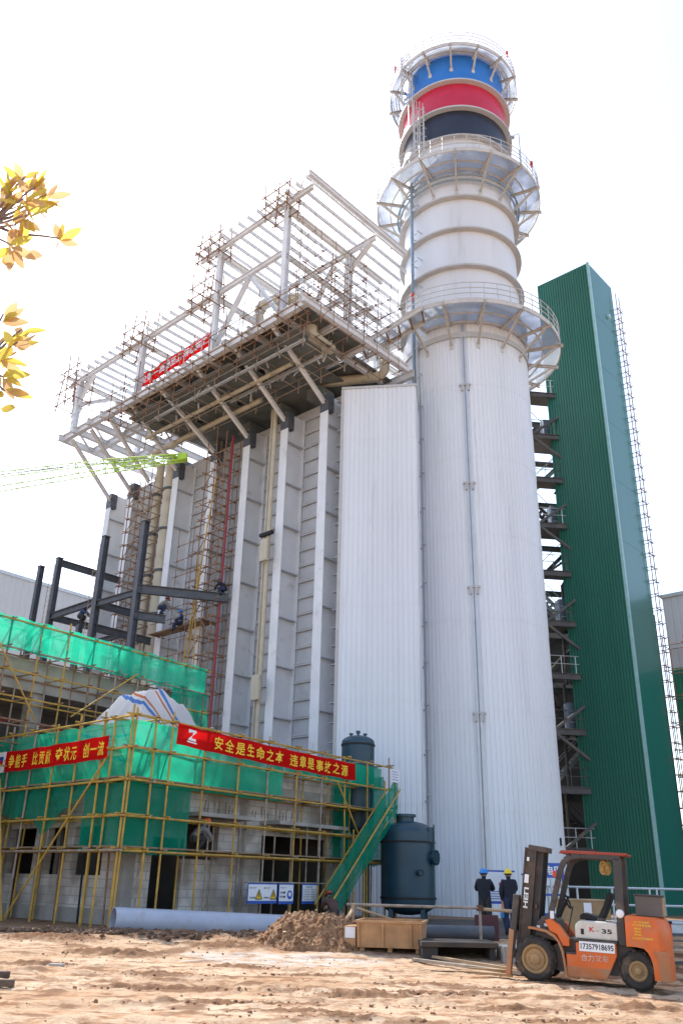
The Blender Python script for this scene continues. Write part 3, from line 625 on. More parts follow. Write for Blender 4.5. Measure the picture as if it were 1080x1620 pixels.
# roof: a high part over the right bays, a lower part to the left
for t, off in ((27.7, 4.75), (33.5, 4.75), (27.7, -.45), (33.5, -.45), (33.5, -5.5), (33.5, -10)):
    x = MB(); x.hbeam(bp(t, off, PH0 + .2), bp(t, off, 36.7), .33, .33, .04, up=W); x.build('roof_column', M['white_steel'], boil)
for t, off in ((40.8, 4.75), (48.2, 4.75), (40.8, -.45), (48.2, -.45), (40.8, -6)):
    x = MB(); x.hbeam(bp(t, off, PH0 + .2), bp(t, off, 33.45), .36, .36, .04, up=W); x.build('roof_column', M['white_steel'], boil)
for off, t0 in ((4.9, 25.6), (-.45, 25.6), (-5.5, 30), (-10, 30)):
    x = MB(); x.hbeam(bp(t0, off, 36.85), bp(35.3, off, 36.85), .2, .32, .04); x.build('roof_beam', M['white_steel'], boil)
for off in (4.75, -.45, -6):
    x = MB(); x.hbeam(bp(28.0, off, 33.6), bp(49.6, off, 33.6), .22, .34, .04); x.build('roof_beam', M['white_steel'], boil)
for t in (27.7, 33.5):
    x = MB(); x.hbeam(bp(t, 5.0, 36.55), bp(t, -3.6 if t < 30 else -14, 36.55), .22, .36, .04); x.build('roof_beam', M['white_steel'], boil)
for t in (33.5, 40.8, 48.2):
    x = MB(); x.hbeam(bp(t, 4.9, 33.3), bp(t, -11, 33.3), .22, .32, .04); x.build('roof_beam', M['white_steel'], boil)
def lim(t): return -8.35 + math.sqrt(max(0, 4.1 ** 2 - (t - 24.9) ** 2)) + .05 if 26 < t < 29.0 else (-3.3 if t < 26 else -15)
t = 25.65
while t < 35.4:
    x = MB(); x.hbeam(bp(t, 5.45, 37.22), bp(t, lim(t), 37.22), .10, .21, .02); x.build('purlin', M['white_steel'], boil); t += .80
x = MB(); x.hbeam(bp(25.35, 5.5, 37.25), bp(25.35, -3.15, 37.25), .16, .34, .03); x.build('gable_beam', M['white_steel'], boil)
t = 35.8
while t < 49.8:
    x = MB(); x.hbeam(bp(t, 5.3, 33.95), bp(t, -12, 33.95), .10, .20, .02); x.build('purlin', M['white_steel'], boil); t += .84
for p, q in (((33.4, 4.75, 29.6), (30.6, 4.75, 33.4)), ((28.0, 4.75, 29.6), (30.6, 4.75, 33.4)), ((27.7, -.45, 35.4), (26.0, -.45, 36.6)), ((33.5, -.45, 30), (29.0, -.45, 36.4)), ((48.2, 4.75, 31.6), (46.6, 4.75, 33.4)), ((48.2, 4.75, 31.6), (48.2, 2.2, 33.2)), ((40.8, -.45, 30), (44.5, -.45, 33.4)), ((27.7, -.45, 33.3), (27.7, -3.4, 33.3)), ((27.7, 4.75, 33.3), (27.7, -.45, 33.3)), ((33.5, -.45, 33), (33.5, -9, 33))):
    x = MB(); x.hbeam(bp(*p), bp(*q), .24, .24, .03); x.build('roof_brace', M['white_steel'], boil)
# steam pipes
def pipe(name, label, pts, r, mt, group=None, bends=True):
    pts = [V(p) for p in pts]; out = [pts[0]]
    for i in range(1, len(pts) - 1):
        a, b_, c = pts[i - 1], pts[i], pts[i + 1]; rr = min(r * 3, (a - b_).length * .45, (c - b_).length * .45)
        p, q = b_ + (a - b_).normalized() * rr, b_ + (c - b_).normalized() * rr
        for k in range(7):
            f = k / 6; out.append(p * (1 - f) ** 2 + b_ * 2 * f * (1 - f) + q * f ** 2)
    out.append(pts[-1]); x = MB(); x.path(out, r, 14); o = x.build(name, mt, None, smooth=True); return setp(o, label, 'pipe', group)
pipe('steam_pipe', 'thick cream pipe bent like an arch inside the roof frame', [bp(33.8, 1.2, 29.4), bp(33.8, 1.2, 35.2), bp(30.2, .2, 34.4), bp(29.2, .0, 29.4)], .36, M['cream'])
pipe('steam_pipe', 'cream elbow pipe above the white box enclosure near the stack', [atY(505, 606, 43.5), atY(610, 596, 42.4), atY(606, 540, 42.4)], .30, M['cream'])
pipe('steam_pipe', 'slim curved cream pipe across the left roof frame', [bp(46.2, 1.5, 30.5), bp(43.0, .5, 33.0), bp(37.2, 0, 31.4), bp(37.0, 0, 29.5)], .2, M['cream'])
pipe('steam_pipe', 'short cream drum pipe under the platform corner', [bp(27.0, 3.2, 29.0), bp(27.0, 3.2, 28.5), bp(27.2, 1.4, 28.6)], .32, M['cream'])
# pipes in the bay by the left columns
def bandpipe(label, t, off, r, h0, h1):
    q = thing('riser_pipe', label, 'pipe', bp(t, off, h0), 'riser pipes on the boiler wall'); x = MB(); x.tube(bp(t, off, h0), bp(t, off, h1), r, 20); x.build('pipe_run', M['cream'], q, smooth=True)
    h = h0 + 2
    while h < h1: x = MB(); x.lathe([(r, -.08), (r + .07, -.08), (r + .07, .08), (r, .08)], bp(t, off, h), 20); x.bar(bp(t, off - r, h), bp(t, -1.3, h), .1, .1); x.build('pipe_band', M['dark_steel'], q); h += 2.9
bandpipe('thick cream riser pipe with dark bands left of the fifth column', 43.35, -.35, .48, .2, 27.8)
bandpipe('thinner cream riser pipe behind rusty scaffold at left', 44.8, -.35, .28, .2, 27.8)
q = thing('drain_pipe', 'slim pale drain pipe with expansion loops beside a tall column', 'pipe', bp(32.5, .3, 1)); x = MB(); x.tube(bp(32.75, .2, 1), bp(32.75, .2, 27.5), .13, 10); x.tube(bp(33.03, .2, 1), bp(33.03, .2, 27.5), .07, 8); x.build('pipe_run', M['cream'], q, smooth=True)
for h in (10.0, 17.6):
    x = MB(); x.obox(bp(32.3, .5, h), U * .6, -W * .18, V((0, 0, 1.3))); x.build('pipe_box', M['cream'], q, bevel=.03)
x = MB(); x.obox(bp(32.2, .5, 19.2), U * 1.0, W * .2, V((0, 0, .18))); x.build('pipe_bracket', M['black'], q)
q = setp(MB().tube(bp(36.05, .6, 6.5), bp(36.05, .6, 26.6), .07, 10).build('fire_riser', M['red_pipe'], None, smooth=True), 'slim dark red riser pipe beside the central scaffold tower', 'pipe')
# facade scaffolds
stand('tube_scaffold', 'tall rusty scaffold tower in the middle bay of boiler wall', bp(36.3, .9, 0), U, 1.8, 1.0, (5.0, 26.6), [5.6 + 1.05 * k for k in range(20)], .9, M['pole_rust'], W, r=.036, jit=.14, ext=.6)
stand('tube_scaffold', 'rusty scaffold tower around the cream riser pipes at left', bp(43.9, .9, 0), U, 2.2, 1.0, (8.0, 26.0), [8.4 + .95 * k for k in range(19)], 1.1, M['pole_rust'], W, r=.034, jit=.14, ext=.5)
stand('tube_scaffold', 'thin single row of rusty poles on the bay with seated worker', bp(38.9, .7, 0), U, 1.4, .5, (9.0, 21.0), [9.5 + .98 * k for k in range(12)], 1.4, M['pole_rust'], W, r=.024, brace=False, rows=1)
for k, (a, q_) in enumerate((((38.0, 1.3, 8), (37.3, 1.0, 21)), ((38.3, 1.4, 9), (36.7, 1.1, 24)), ((36.7, 1.3, 8), (37.9, 1.0, 19)))):
    setp(MB().tube(bp(*a), bp(*q_), .038, 6).build('bamboo_pole', M['pole_yellow'], None), ['long yellow pole leaning at left of the rusty tower', 'longest yellow pole crossing up the rusty tower', 'yellow pole leaning across foot of the rusty tower'][k], 'pole', 'yellow poles leaning on the boiler wall')
# hanging scaffold round the platform
stand('hanging_scaffold', 'rusty tube scaffold hanging along the front edge of the boiler platform', bp(26.0, 5.35, 0), U, 16.8, .9, (27.75, 30.2), [28.1, 28.75, 29.9], 1.4, M['pole_rust'], W, r=.030, brace=False, top=1.1, jit=.12)
stand('hanging_scaffold', 'lower hanging rows of brown poles under the boiler platform soffit', bp(26.8, 4.0, 0), U, 16.0, 3.2, (27.3, 28.3), [27.6, 28.15], 1.8, M['pole_grey'], W, r=.03, brace=False, coup=False, top=.2, jit=.12, rows=3)
stand('hanging_scaffold', 'tangled red and brown scaffold on the platform end near the bridge', bp(25.35, 4.2, 0), -W * -1, 6.6, 1.4, (27.9, 33.2), [28.3, 29.8, 30.7, 31.6, 32.6], 1.1, M['pole_rust'], U, r=.024, jit=.2, top=1.6)
stand('hanging_scaffold', 'small scaffold basket hung at the high roof corner', bp(27.0, 5.5, 0), U, 1.8, .9, (35.7, 37.9), [36.1, 36.7, 37.5], .9, M['pole_rust'], W, r=.042, brace=False, jit=.15, coup=False)
stand('hanging_scaffold', 'tall thin scaffold cage round the roof column nearest the stack', bp(27.0, .4, 0), U, 1.4, 1.6, (29.6, 36.2), [30.2 + .95 * k for k in range(7)], 1.4, M['pole_grey'], W, r=.022, jit=.15)
stand('hanging_scaffold', 'tall thin scaffold cage behind the front roof corner column', bp(27.1, 4.3, 0), U, 1.2, 1.2, (29.6, 36.4), [30.4 + .9 * k for k in range(7)], 1.2, M['pole_grey'], W, r=.02, jit=.15, coup=False)
stand('hanging_scaffold', 'thin scaffold rows deep inside the open roof frame', bp(29.5, -2.6, 0), U, 4.5, 1.4, (29.6, 34.0), [30.4 + .9 * k for k in range(4)], 1.1, M['pole_grey'], W, r=.022, jit=.2, top=1.5, coup=False)
stand('hanging_scaffold', 'scaffold basket hung at left end of the high roof', bp(32.9, 5.4, 0), U, 2.0, .9, (35.9, 37.8), [36.2, 36.9, 37.5], 1.0, M['pole_rust'], W, r=.042, brace=False, jit=.15, coup=False)
stand('hanging_scaffold', 'scaffold basket hung at far left corner of the low roof', bp(47.4, 5.5, 0), U, 2.2, 1.2, (31.2, 34.6), [31.6, 32.6, 33.6, 34.2], 1.1, M['pole_rust'], W, r=.042, brace=False, jit=.2, coup=False)
stand('hanging_scaffold', 'scaffold basket below the low roof beside the red banner', bp(40.0, 5.5, 0), U, 2.0, 1.1, (32.4, 34.8), [32.6, 33.4, 34.2], 1.0, M['pole_rust'], W, r=.042, brace=False, jit=.2, coup=False)
stand('hanging_scaffold', 'scaffold basket below the low roof beside the arch pipe', bp(33.2, 5.5, 0), U, 1.8, 1.1, (32.2, 34.6), [32.6, 33.4, 34.2], .9, M['pole_rust'], W, r=.042, brace=False, jit=.2, coup=False)
# platform handrail
x = MB()
for z in (.6, 1.15): x.tube(bp(26, 5.0, PH0 + .3 + z), bp(49, 5.0, PH0 + .3 + z), .03, 5)
t = 26.0
while t < 49.1: x.tube(bp(t, 5.0, PH0 + .2), bp(t, 5.0, PH0 + 1.45), .03, 5); t += 1.64
x.build('platform_handrail', M['galv'], boil)
pipe('duct_pipe', 'pale blue grey pipe lying along the platform front edge', [bp(26.6, 4.2, 29.9), bp(42, 4.2, 29.9)], .22, M['galv'])
# bridge to the stack
Ba, Bb = bp(25.6, 3.6, 29.35), sp(R(-58), 5.6, 31.9)
Ba, Bb = V((1.1, 41.1, 29.75)), V((4.45, 40.35, 31.8))
bdir = (Bb - Ba).normalized(); bside = V((bdir.y, -bdir.x, 0)).normalized()
br = thing('access_bridge', 'short grated footbridge from boiler platform to the stack walkway', 'bridge', Ba)
x = MB()
for sg in (-.65, .65): x.hbeam(Ba + bside * sg, Bb + bside * sg, .12, .28, .03)
x.build('side_beam', M['bracket'], br)
x = MB(); L = (Bb - Ba).length
for k in range(6): x.bar(Ba + bdir * (L * k / 5) - bside * .6 - V((0, 0, .06)), Ba + bdir * (L * k / 5) + bside * .6 - V((0, 0, .06)), .09, .12)
x.build('cross_bar', M['pole_rust'], br)
x = MB(); x.obox(Ba - bside * .62 + V((0, 0, .15)), Bb - Ba, bside * 1.24, V((0, 0, .03))); x.build('bridge_deck', M['grating'], br)
x = MB()
for sg in (-.65, .65):
    for z in (.6, 1.15): x.tube(Ba + bside * sg + V((0, 0, z)), Bb + bside * sg + V((0, 0, z)), .022, 5)
    for k in range(5): x.tube(Ba + bdir * (L * k / 4) + bside * sg, Ba + bdir * (L * k / 4) + bside * sg + V((0, 0, 1.15)), .022, 5)
x.build('handrail', M['galv'], br)
# roof banner: red with white lettering too small to read
rb = thing('roof_banner', 'faded red slogan banner with white characters high on the boiler platform', 'banner', bp(42, 5.2, 30.2))
A, Bq = bp(41.6, 4.55, 29.95), bp(33.9, 4.55, 30.25)
x = MB(); dd = (Bq - A); n = 24
for i in range(n):
    f, g = i / n, (i + 1) / n; wv = lambda f: W * (.04 * math.sin(f * 31)) + V((0, 0, .05 * math.sin(f * 17)))
    x.quad(A + dd * f + wv(f), A + dd * g + wv(g), A + dd * g + wv(g) + V((0, 0, 1.05)), A + dd * f + wv(f) + V((0, 0, 1.05)))
x.build('banner_cloth', M['banner'], rb)
x = MB(); lettering(x, '安全第一 质量至上 精心施工', A + dd * .05 + V((0, 0, .22)) - W * .07, dd.normalized(), V((0, 0, 1)), dd.length * .9, .62, .015); x.build('lettering', M['letter_white'], rb)

# ================================================================ lime green crane boom passing in front
J0, J1, J2 = atY(290, 724, 37.5), atY(166, 738, 37.5), atY(-60, 777, 37.5)
J2 = J1 + (J1 - J0).normalized() * 9.5 + V((0, 0, -.35))
cr = thing('crane_boom', 'lime green lattice crane boom reaching in from the left edge', 'crane', J2)
jd = (J0 - J1).normalized(); jn = V((-jd.y, jd.x, 0)).normalized(); ju = jd.cross(jn) * -1
if ju.z < 0: ju = -ju
def lattice(mb, a, q, ha, hq, wa, wq, n, r):
    C_ = []
    for i in range(n + 1):
        f = i / n; p = a.lerp(q, f); hh = ha + (hq - ha) * f; ww = wa + (wq - wa) * f
        C_.append([p + ju * hh * sy + jn * ww * sx for sx, sy in ((-.5, -.5), (.5, -.5), (.5, .5), (-.5, .5))])
    for i in range(n):
        for k in range(4):
            mb.tube(C_[i][k], C_[i + 1][k], r, 5); mb.tube(C_[i][k], C_[i + 1][(k + 1) % 4] if i % 2 else C_[i + 1][(k - 1) % 4], r * .6, 4); mb.tube(C_[i][k], C_[i][(k + 1) % 4], r * .6, 4)
x = MB(); lattice(x, J1, J0, .55, .30, .46, .3, 8, .036); x.build('boom_head', M['crane_green'], cr)
x = MB(); x.obox(J0 - ju * .16 - jn * .2 - jd * .25, jd * .45, jn * .4, ju * .34)
x.build('boom_plate', M['crane_green'], cr)
x = MB(); lattice(x, J2, J1, 1.0, .55, .6, .46, 7, .030); x.build('boom_lattice', M['crane_green'], cr)
x = MB(); x.tube(J0 + ju * .2, J2 + ju * .55, .02, 4); x.tube(J1 + ju * .3, J2 + ju * .45, .02, 4); x.build('boom_rope', M['black'], cr)
# ================================================================ block building under construction, front left
S0 = V((-6.13, 25.95, 0)); da = V((-math.sin(R(48)), math.cos(R(48)), 0)); db = V((math.sin(R(37)), math.cos(R(37)), 0))
na = V((-da.y, da.x, 0)); na = na if na.y < 0 else -na          # outward normals
nb = V((db.y, -db.x, 0)); nb = nb if nb.y < 0 else -nb
KA, KB = 1.15, 1.15
Wc = S0 - (na + nb * 0) * KA
def solve_corner():
    # corner of the walls, KA behind the left scaffold face and KB behind the right one
    A = np.array([[na.x, na.y], [nb.x, nb.y]]); r = np.array([na.dot(S0) - KA, nb.dot(S0) - KB]); p = np.linalg.solve(A, r); return V((p[0], p[1], 0))
Wc = solve_corner(); G1 = .22
house = thing('block_house', 'unfinished pale block building wrapped in yellow scaffold at front left', 'building', Wc)
def wall(o, d, nrm, s0, s1, h0, h1, holes, th, name, mt, parent):
    o, d, nrm = V(o), V(d), V(nrm); S = sorted({s0, s1, *[q for a in holes for q in a[:2]]}); H = sorted({h0, h1, *[q for a in holes for q in a[2:]]}); x = MB()
    for i in range(len(S) - 1):
        for j in range(len(H) - 1):
            cs, ch = (S[i] + S[i + 1]) / 2, (H[j] + H[j + 1]) / 2
            if any(a[0] < cs < a[1] and a[2] < ch < a[3] for a in holes): continue
            x.obox(o + d * S[i] + V((0, 0, H[j])), d * (S[i + 1] - S[i]), -nrm * th, V((0, 0, H[j + 1] - H[j])))
    ob = x.build(name, mt, parent); me = ob.data; uv = me.uv_layers.new(name='UVMap'); b = BASE[ob.name]
    for l in me.loops:
        p = V(me.vertices[l.vertex_index].co) + b - o; uv.data[l.index].uv = (p.dot(d) + p.dot(nrm) * .7, p.z)
    return ob
HW = 5.25
rh = [(1.05, 2.35, .2, 2.75), (2.35, 3.95, 2.15, 3.25), (6.15, 10.05, .2, 3.05)]
lh = [(1.2, 2.9, 1.6, 3.05), (3.4, 4.5, 1.6, 3.05), (5.3, 7.0, 1.6, 3.05), (8.0, 9.0, 1.6, 3.05)]
wall(Wc, db, nb, .42, 10.95, .1, 4.25, rh, .22, 'block_wall', M['block'], house)
wall(Wc, da, na, .42, 14, .1, 4.25, lh, .22, 'block_wall', M['block'], house)
wall(Wc + V((0, 0, 0)), db, nb, .42, 10.95, 4.75, HW, [], .22, 'parapet_wall', M['block'], house)
wall(Wc, da, na, .42, 14, 4.75, HW, [], .22, 'parapet_wall', M['block'], house)
def cbox(s, o, x, y, z, name='concrete_column', mt='concrete'): b = MB(); b.obox(o, x, y, z); return b.build(name, M[mt], house)
# concrete frame: corner column, ring beams, plinth, intermediate columns
b = MB(); b.prism([(0, 0)] + [(.42 * db.x, .42 * db.y), (.42 * db.x + .42 * da.x, .42 * db.y + .42 * da.y), (.42 * da.x, .42 * da.y)], Wc + (na + nb) * .015 + V((0, 0, .1)), (1, 0, 0), (0, 1, 0), (0, 0, HW)); b.build('concrete_column', M['concrete'], house)
for d, nrm, ln, cs in ((db, nb, 10.95, (4.9, 10.4)), (da, na, 14, (4.6, 9.4))):
    b = MB(); b.obox(Wc + d * .42 + nrm * .02 + V((0, 0, 4.25)), d * (ln - .42), -nrm * .3, V((0, 0, .5))); b.build('ring_beam', M['concrete'], house)
    b = MB(); b.obox(Wc + d * .42 + nrm * .03 + V((0, 0, .05)), d * ((1.04 if d is db else ln) - .42), -nrm * .2, V((0, 0, .62 if d is da else .3))); b.build('plinth', M['concrete'], house)
    for c in cs: b = MB(); b.obox(Wc + d * c + nrm * .018 + V((0, 0, .1)), d * .42, -nrm * .3, V((0, 0, 4.15))); b.build('concrete_column', M['concrete'], house)
b = MB(); b.obox(Wc + db * .3 + da * .3 + V((0, 0, 4.3)), db * 10.4, da * 13, V((0, 0, .3))); b.build('roof_slab', M['concrete'], house)
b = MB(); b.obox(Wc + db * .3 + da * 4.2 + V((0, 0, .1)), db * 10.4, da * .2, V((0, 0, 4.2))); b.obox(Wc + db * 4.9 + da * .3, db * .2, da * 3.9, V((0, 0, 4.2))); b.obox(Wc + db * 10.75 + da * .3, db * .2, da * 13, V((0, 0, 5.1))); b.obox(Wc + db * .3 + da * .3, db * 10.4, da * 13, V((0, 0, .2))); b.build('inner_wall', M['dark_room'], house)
for s0, s1, h in ((2.05, 4.75, 3.42), (6.0, 10.15, 3.40)):
    b = MB(); b.obox(Wc + db * s0 + V((0, 0, h)), db * (s1 - s0), nb * .95, V((0, 0, .13))); b.build('canopy_slab', M['concrete'], house, bevel=.01)
# starter bars on the ring beam
x = MB()
for k in range(60):
    s = .6 + k * .17
    if random.random() < .6: x.tube(Wc + db * s + nb * .03 + V((0, 0, 3.62)), Wc + db * (s + random.uniform(-.03, .03)) + nb * .05 + V((0, 0, 3.62 + random.uniform(.2, .42))), .010, 4)
x.build('starter_bar', M['coupler'], house)

LEV = [2.27, 3.2, 4.2, 5.12, 6.06]
def yel(): return M['pole_yellow'] if random.random() < .78 else M['pole_grey']
stand('tube_scaffold', 'yellow tube scaffold along the left face of the block building', S0, da, 11.2, .9, (.1, 6.1), LEV, 1.4, yel, -na, r=.034, brace=False, top=.35, board=(4.2, 2.27))
stand('tube_scaffold', 'yellow tube scaffold along the right face under the long red banner', S0 + db * .06, db, 13.9, .9, (.1, 6.05), LEV, 1.5, yel, -nb, r=.034, brace=False, top=.4, board=(4.2, 2.27))
def pole(label, p, q, mt='pole_yellow', r=.032, grp=None): return setp(MB().tube(p, q, r, 8).build('brace_pole', M[mt], None, smooth=True), label, 'pole', grp)
pole('long yellow raking pole crossing the left scaffold below the corner', S0 + da * .9 + na * .12 + V((0, 0, 4.95)), S0 + da * 4.9 + na * .5 + V((0, 0, .25)))
pole('yellow raking pole at the far left edge of the scaffold', S0 + da * 7.3 + na * .12 + V((0, 0, 4.6)), S0 + da * 4.75 + na * .6 + V((0, 0, .25)))
pole('short yellow raking pole at right end of the banner', S0 + db * 10.2 + nb * .1 + V((0, 0, 5.1)), S0 + db * 12.1 + nb * .1 + V((0, 0, 2.7)))
for k, s in enumerate((2.9, 3.9, 5.4, 8.1, 9.0, 9.7)):
    setp(MB().tube(S0 + db * s - nb * .35 + V((0, 0, .3 if k % 2 else 1.4)), S0 + db * s - nb * .35 + V((0, 0, 3.38)), .03, 7).build('prop_pole', M['pole_grey'], None), 'grey vertical prop under the concrete canopy, %s from the scaffold corner' % ('nearest', 'second', 'third', 'fourth', 'fifth', 'farthest')[k], 'pole', 'props under the canopies')
for k in range(7):
    s = 1.7 + k * 1.35
    setp(MB().tube(S0 + da * s - na * .95 + V((0, 0, .2)), S0 + da * (s + .1) - na * .95 + V((0, 0, 2.3)), .035, 7).build('prop_pole', M['black' if k % 3 == 1 else 'pole_rust'], None), 'dark prop standing against the left block wall, %s from the corner' % ('nearest', 'second', 'third', 'fourth', 'fifth', 'sixth', 'farthest')[k], 'pole', 'props on the left block wall')

def net(name, label, o, d, nrm, s0, s1, h0, h1, mt='net', amp=.05, ragged=.0, seed=0, off=.05, bay=1.45, grp='green safety nets on the scaffold', hfun=None, slump=0.0):
    o, d, nrm = V(o), V(d), V(nrm); ns = max(6, int((s1 - s0) / .09)); nh = max(6, int((h1 - h0) / .09)); vs = []
    for j in range(nh + 1):
        for i in range(ns + 1):
            s = s0 + (s1 - s0) * i / ns; f = j / nh; lo, hi = (h0, h1) if hfun is None else hfun(s)
            lo += ragged * noise.noise(V((s * 1.1, seed, 0))) + ragged * .4 * noise.noise(V((s * 4, seed, 5))); hi += .05 * noise.noise(V((s * 1.5, seed, 9))) - slump * (.5 - .5 * math.cos(2 * math.pi * s / bay))
            h = lo + (hi - lo) * f
            bel = (.5 - .5 * math.cos(2 * math.pi * s / bay + .6 * noise.noise(V((s * .7, seed, 1))))) * (.6 + .4 * math.sin(f * math.pi))
            w = amp * (1.4 * noise.fractal(V((s * .9, h * 1.2, seed)), 1, 2, 3) + .8 * noise.noise(V((s * 3.4 + h * 2.6, h * 1.3, seed + 3))) + .45 * noise.noise(V((s * 7 - h * 5, h * 3, seed + 6))) + .4 * (bel - .5))
            vs.append(o + d * s + nrm * (off + w) + V((0, 0, h)))
    x = MB(); x.add(vs, [(j * (ns + 1) + i, j * (ns + 1) + i + 1, (j + 1) * (ns + 1) + i + 1, (j + 1) * (ns + 1) + i) for j in range(nh) for i in range(ns)])
    return setp(x.build(name, M[mt], None, smooth=180), label, 'safety net', grp)
Ni = -.10      # nets are tied inside the poles
net('safety_net', 'bright green net behind the left red banner', S0, da, na, -.02, 9.5, 4.2, 5.98, 'net', .03, .05, 1, Ni)
net('safety_net', 'bright green net at the scaffold corner beside the long banner', S0, db, nb, -.02, 7.2, 4.12, 5.98, 'net', .03, .04, 2, Ni)
net('safety_net', 'narrow green net strip under the right half of long banner', S0, db, nb, 7.25, 13.5, 5.1, 5.95, 'net', .035, .12, 3, Ni)
net('safety_net', 'darker green net below the boards, right of the scaffold corner', S0, db, nb, -.02, 2.75, 2.2, 4.15, 'net_dark', .03, .05, 4, Ni)
net('safety_net', 'darker green net below the boards, left of the scaffold corner', S0, da, na, -.02, 2.2, 2.25, 4.15, 'net_dark', .03, .08, 5, Ni)
net('safety_net', 'torn sagging dark green net on the far left lower scaffold', S0, da, na, 2.25, 9.5, 3.0, 4.2, 'net_dark', .09, .25, 6, Ni, hfun=lambda s: (2.75 + .95 * abs(math.sin(s * .62 + .3)) - .3 * (s > 6), 4.18))
net('safety_net', 'green net closing the right end of the scaffold behind the tank', S0, db, nb, 11.4, 13.4, 2.3, 5.8, 'net_dark', .06, .15, 7, -.95)
net('safety_net', 'green net around the end of scaffold beside the white box', S0 + db * 13.4, -nb, db, -.1, 1.0, 2.2, 5.6, 'net_dark', .05, .15, 8, 0)

# banners
def banner(label, o, d, nrm, s0, s1, hl, hr, H, body, off, seg, logo=None, grp=None, sag=.04):
    o, d, nrm = V(o), V(d), V(nrm); t = thing('slogan_banner', label, 'banner', o + d * s0 + V((0, 0, hl)), grp); L = s1 - s0
    def P(s, h):       # s, h measured on the cloth
        f = s / L; w = .014 * math.sin(s * 2.3 + h) + .010 * math.sin(s * 6.1 + h * 2.2) - .03 * math.sin(math.pi * ((s / 1.5) % 1))
        return o + d * (s0 + s) + nrm * (off + w) + V((0, 0, hl + (hr - hl) * f + h - sag * math.sin(math.pi * f) + .012 * math.sin(s * 4)))
    n = int(L / .1); x = MB(); m = 6
    x.add([P(L * i / n, H * j / m) for j in range(m + 1) for i in range(n + 1)], [(j * (n + 1) + i, j * (n + 1) + i + 1, (j + 1) * (n + 1) + i + 1, (j + 1) * (n + 1) + i) for j in range(m) for i in range(n)])
    x.build('banner_cloth', M['banner'], t, smooth=180)
    x = MB()
    for ch, a, b_ in seg:
        vs, fs = text_mesh(ch, .013); lo_ = min(p[0] for p in vs); hi_ = max(p[0] for p in vs); c_ = (lo_ + hi_) / 2; w_ = (b_ - a) * L; q_ = w_ / .95
        x.add([((a + b_) / 2 * L + (p[0] - c_) * q_, H * .16 + (p[1] + .10) * H * .68, 0) for p in vs], fs)
    x.v = [tuple(P(p[0], p[1]) + nrm * .012) for p in x.v]; x.build('lettering', M['letter_yellow'], t)
    if logo:
        lo = MB()
        for fn in logo: fn(lo)
        lo.v = [tuple(P(p[0] * L if False else p[0], p[1]) + nrm * .012) for p in lo.v]; lo.build('logo', M['letter_white'], t)
    return t
def seglist(words, a, b, gap=.5):
    n = sum(len(w) for w in words) + gap * (len(words) - 1); u_ = (b - a) / n; out = []; c = a
    for w in words:
        for ch in w:
            m = .10 if ch != '一' else .06; out.append((ch, c + u_ * m, c + u_ * (1 - m))); c += u_
        c += u_ * gap
    return out
def logo_z(mb):       # a white block with a slanted Z cut
    x0, y0, w, h = .50, .20, .34, .34
    mb.add([(x0, y0 + h, 0), (x0 + w, y0 + h, 0), (x0 + w, y0 + h * .80, 0), (x0 + w * .52, y0 + h * .45, 0), (x0 + w * .60, y0 + h * .80, 0), (x0, y0 + h * .66, 0)], [(0, 1, 2, 3, 4, 5)])
    mb.add([(x0, y0, 0), (x0 + w, y0, 0), (x0 + w, y0 + h * .22, 0), (x0 + w * .45, y0 + h * .22, 0), (x0 + w * .55, y0 + h * .52, 0), (x0, y0 + h * .12, 0)], [(0, 1, 2, 3, 4, 5)])
    mb.add([(x0 - .05, y0 - .07, 0), (x0 + w + .05, y0 - .07, 0), (x0 + w + .05, y0 - .03, 0), (x0 - .05, y0 - .03, 0)], [(0, 1, 2, 3)])
banner('long red banner with a white logo and yellow characters right of the corner', S0, db, nb, 1.68, 11.35, 5.42, 5.25, .64, '', .15, seglist(['安全是生命之本', '违章是事故之源'], .17, .945), [logo_z], 'red slogan banners on the scaffold')
tl = 7.05
t = banner('shorter red banner with yellow characters on the left scaffold face', S0 + da * tl, -da, na, 0, 6.15, 4.80, 4.86, .68, '', .15, seglist(['争能手', '比贡献', '夺状元', '创一流'], .03, .97, .55), None, 'red slogan banners on the scaffold', .02)
x = MB(); o_ = S0 + da * (tl + .02) + na * .16 + V((0, 0, 4.80))
x.quad(o_, o_ + da * .75, o_ + da * .75 + V((0, 0, .70)), o_ + V((0, 0, .70))); x.build('white_panel', M['letter_white'], t)
x = MB(); q = o_ + na * .01 + da * .14 + V((0, 0, .22)); x.quad(q, q + da * .4, q + da * .42 + V((0, 0, .3)), q + V((0, 0, .3))); x.build('logo', M['ink_red'], t)
x = MB(); q = o_ + na * .016 + da * .14 + V((0, 0, .40)); x.quad(q, q + da * .2, q + da * .42 + V((0, 0, .14)), q + V((0, 0, .14))); x.build('logo', M['sign_blue'], t)
# stair with its net
Sa, Sb = atY(512, 1462, 29.0), atY(637, 1240, 33.0)
Sa = S0 + db * 8.5 + nb * 1.0 + V((0, 0, .2)); Sb = S0 + db * 13.0 + nb * 1.0 + V((0, 0, 4.4))
st = thing('scaffold_stair', 'steep scaffold stair with yellow rails climbing to the right', 'stair', Sa)
for sg in (0, .5):
    x = MB(); x.tube(Sa - nb * sg, Sb - nb * sg, .034, 8); x.build('stringer', M['pole_yellow'], st)
    x = MB(); x.tube(Sa - nb * sg + nb * (.16 if sg == 0 else 0) + V((0, 0, .62)), Sb - nb * sg + nb * (.16 if sg == 0 else 0) + V((0, 0, .62)), .034, 8); x.build('rail', M['pole_yellow'], st)
for k in range(15):
    p = Sa.lerp(Sb, (k + .6) / 15); x = MB(); x.obox(p - db * .12 - nb * .5, db * .25, nb * .5, V((0, 0, .04))); x.build('tread', M['deck_brown'], st)
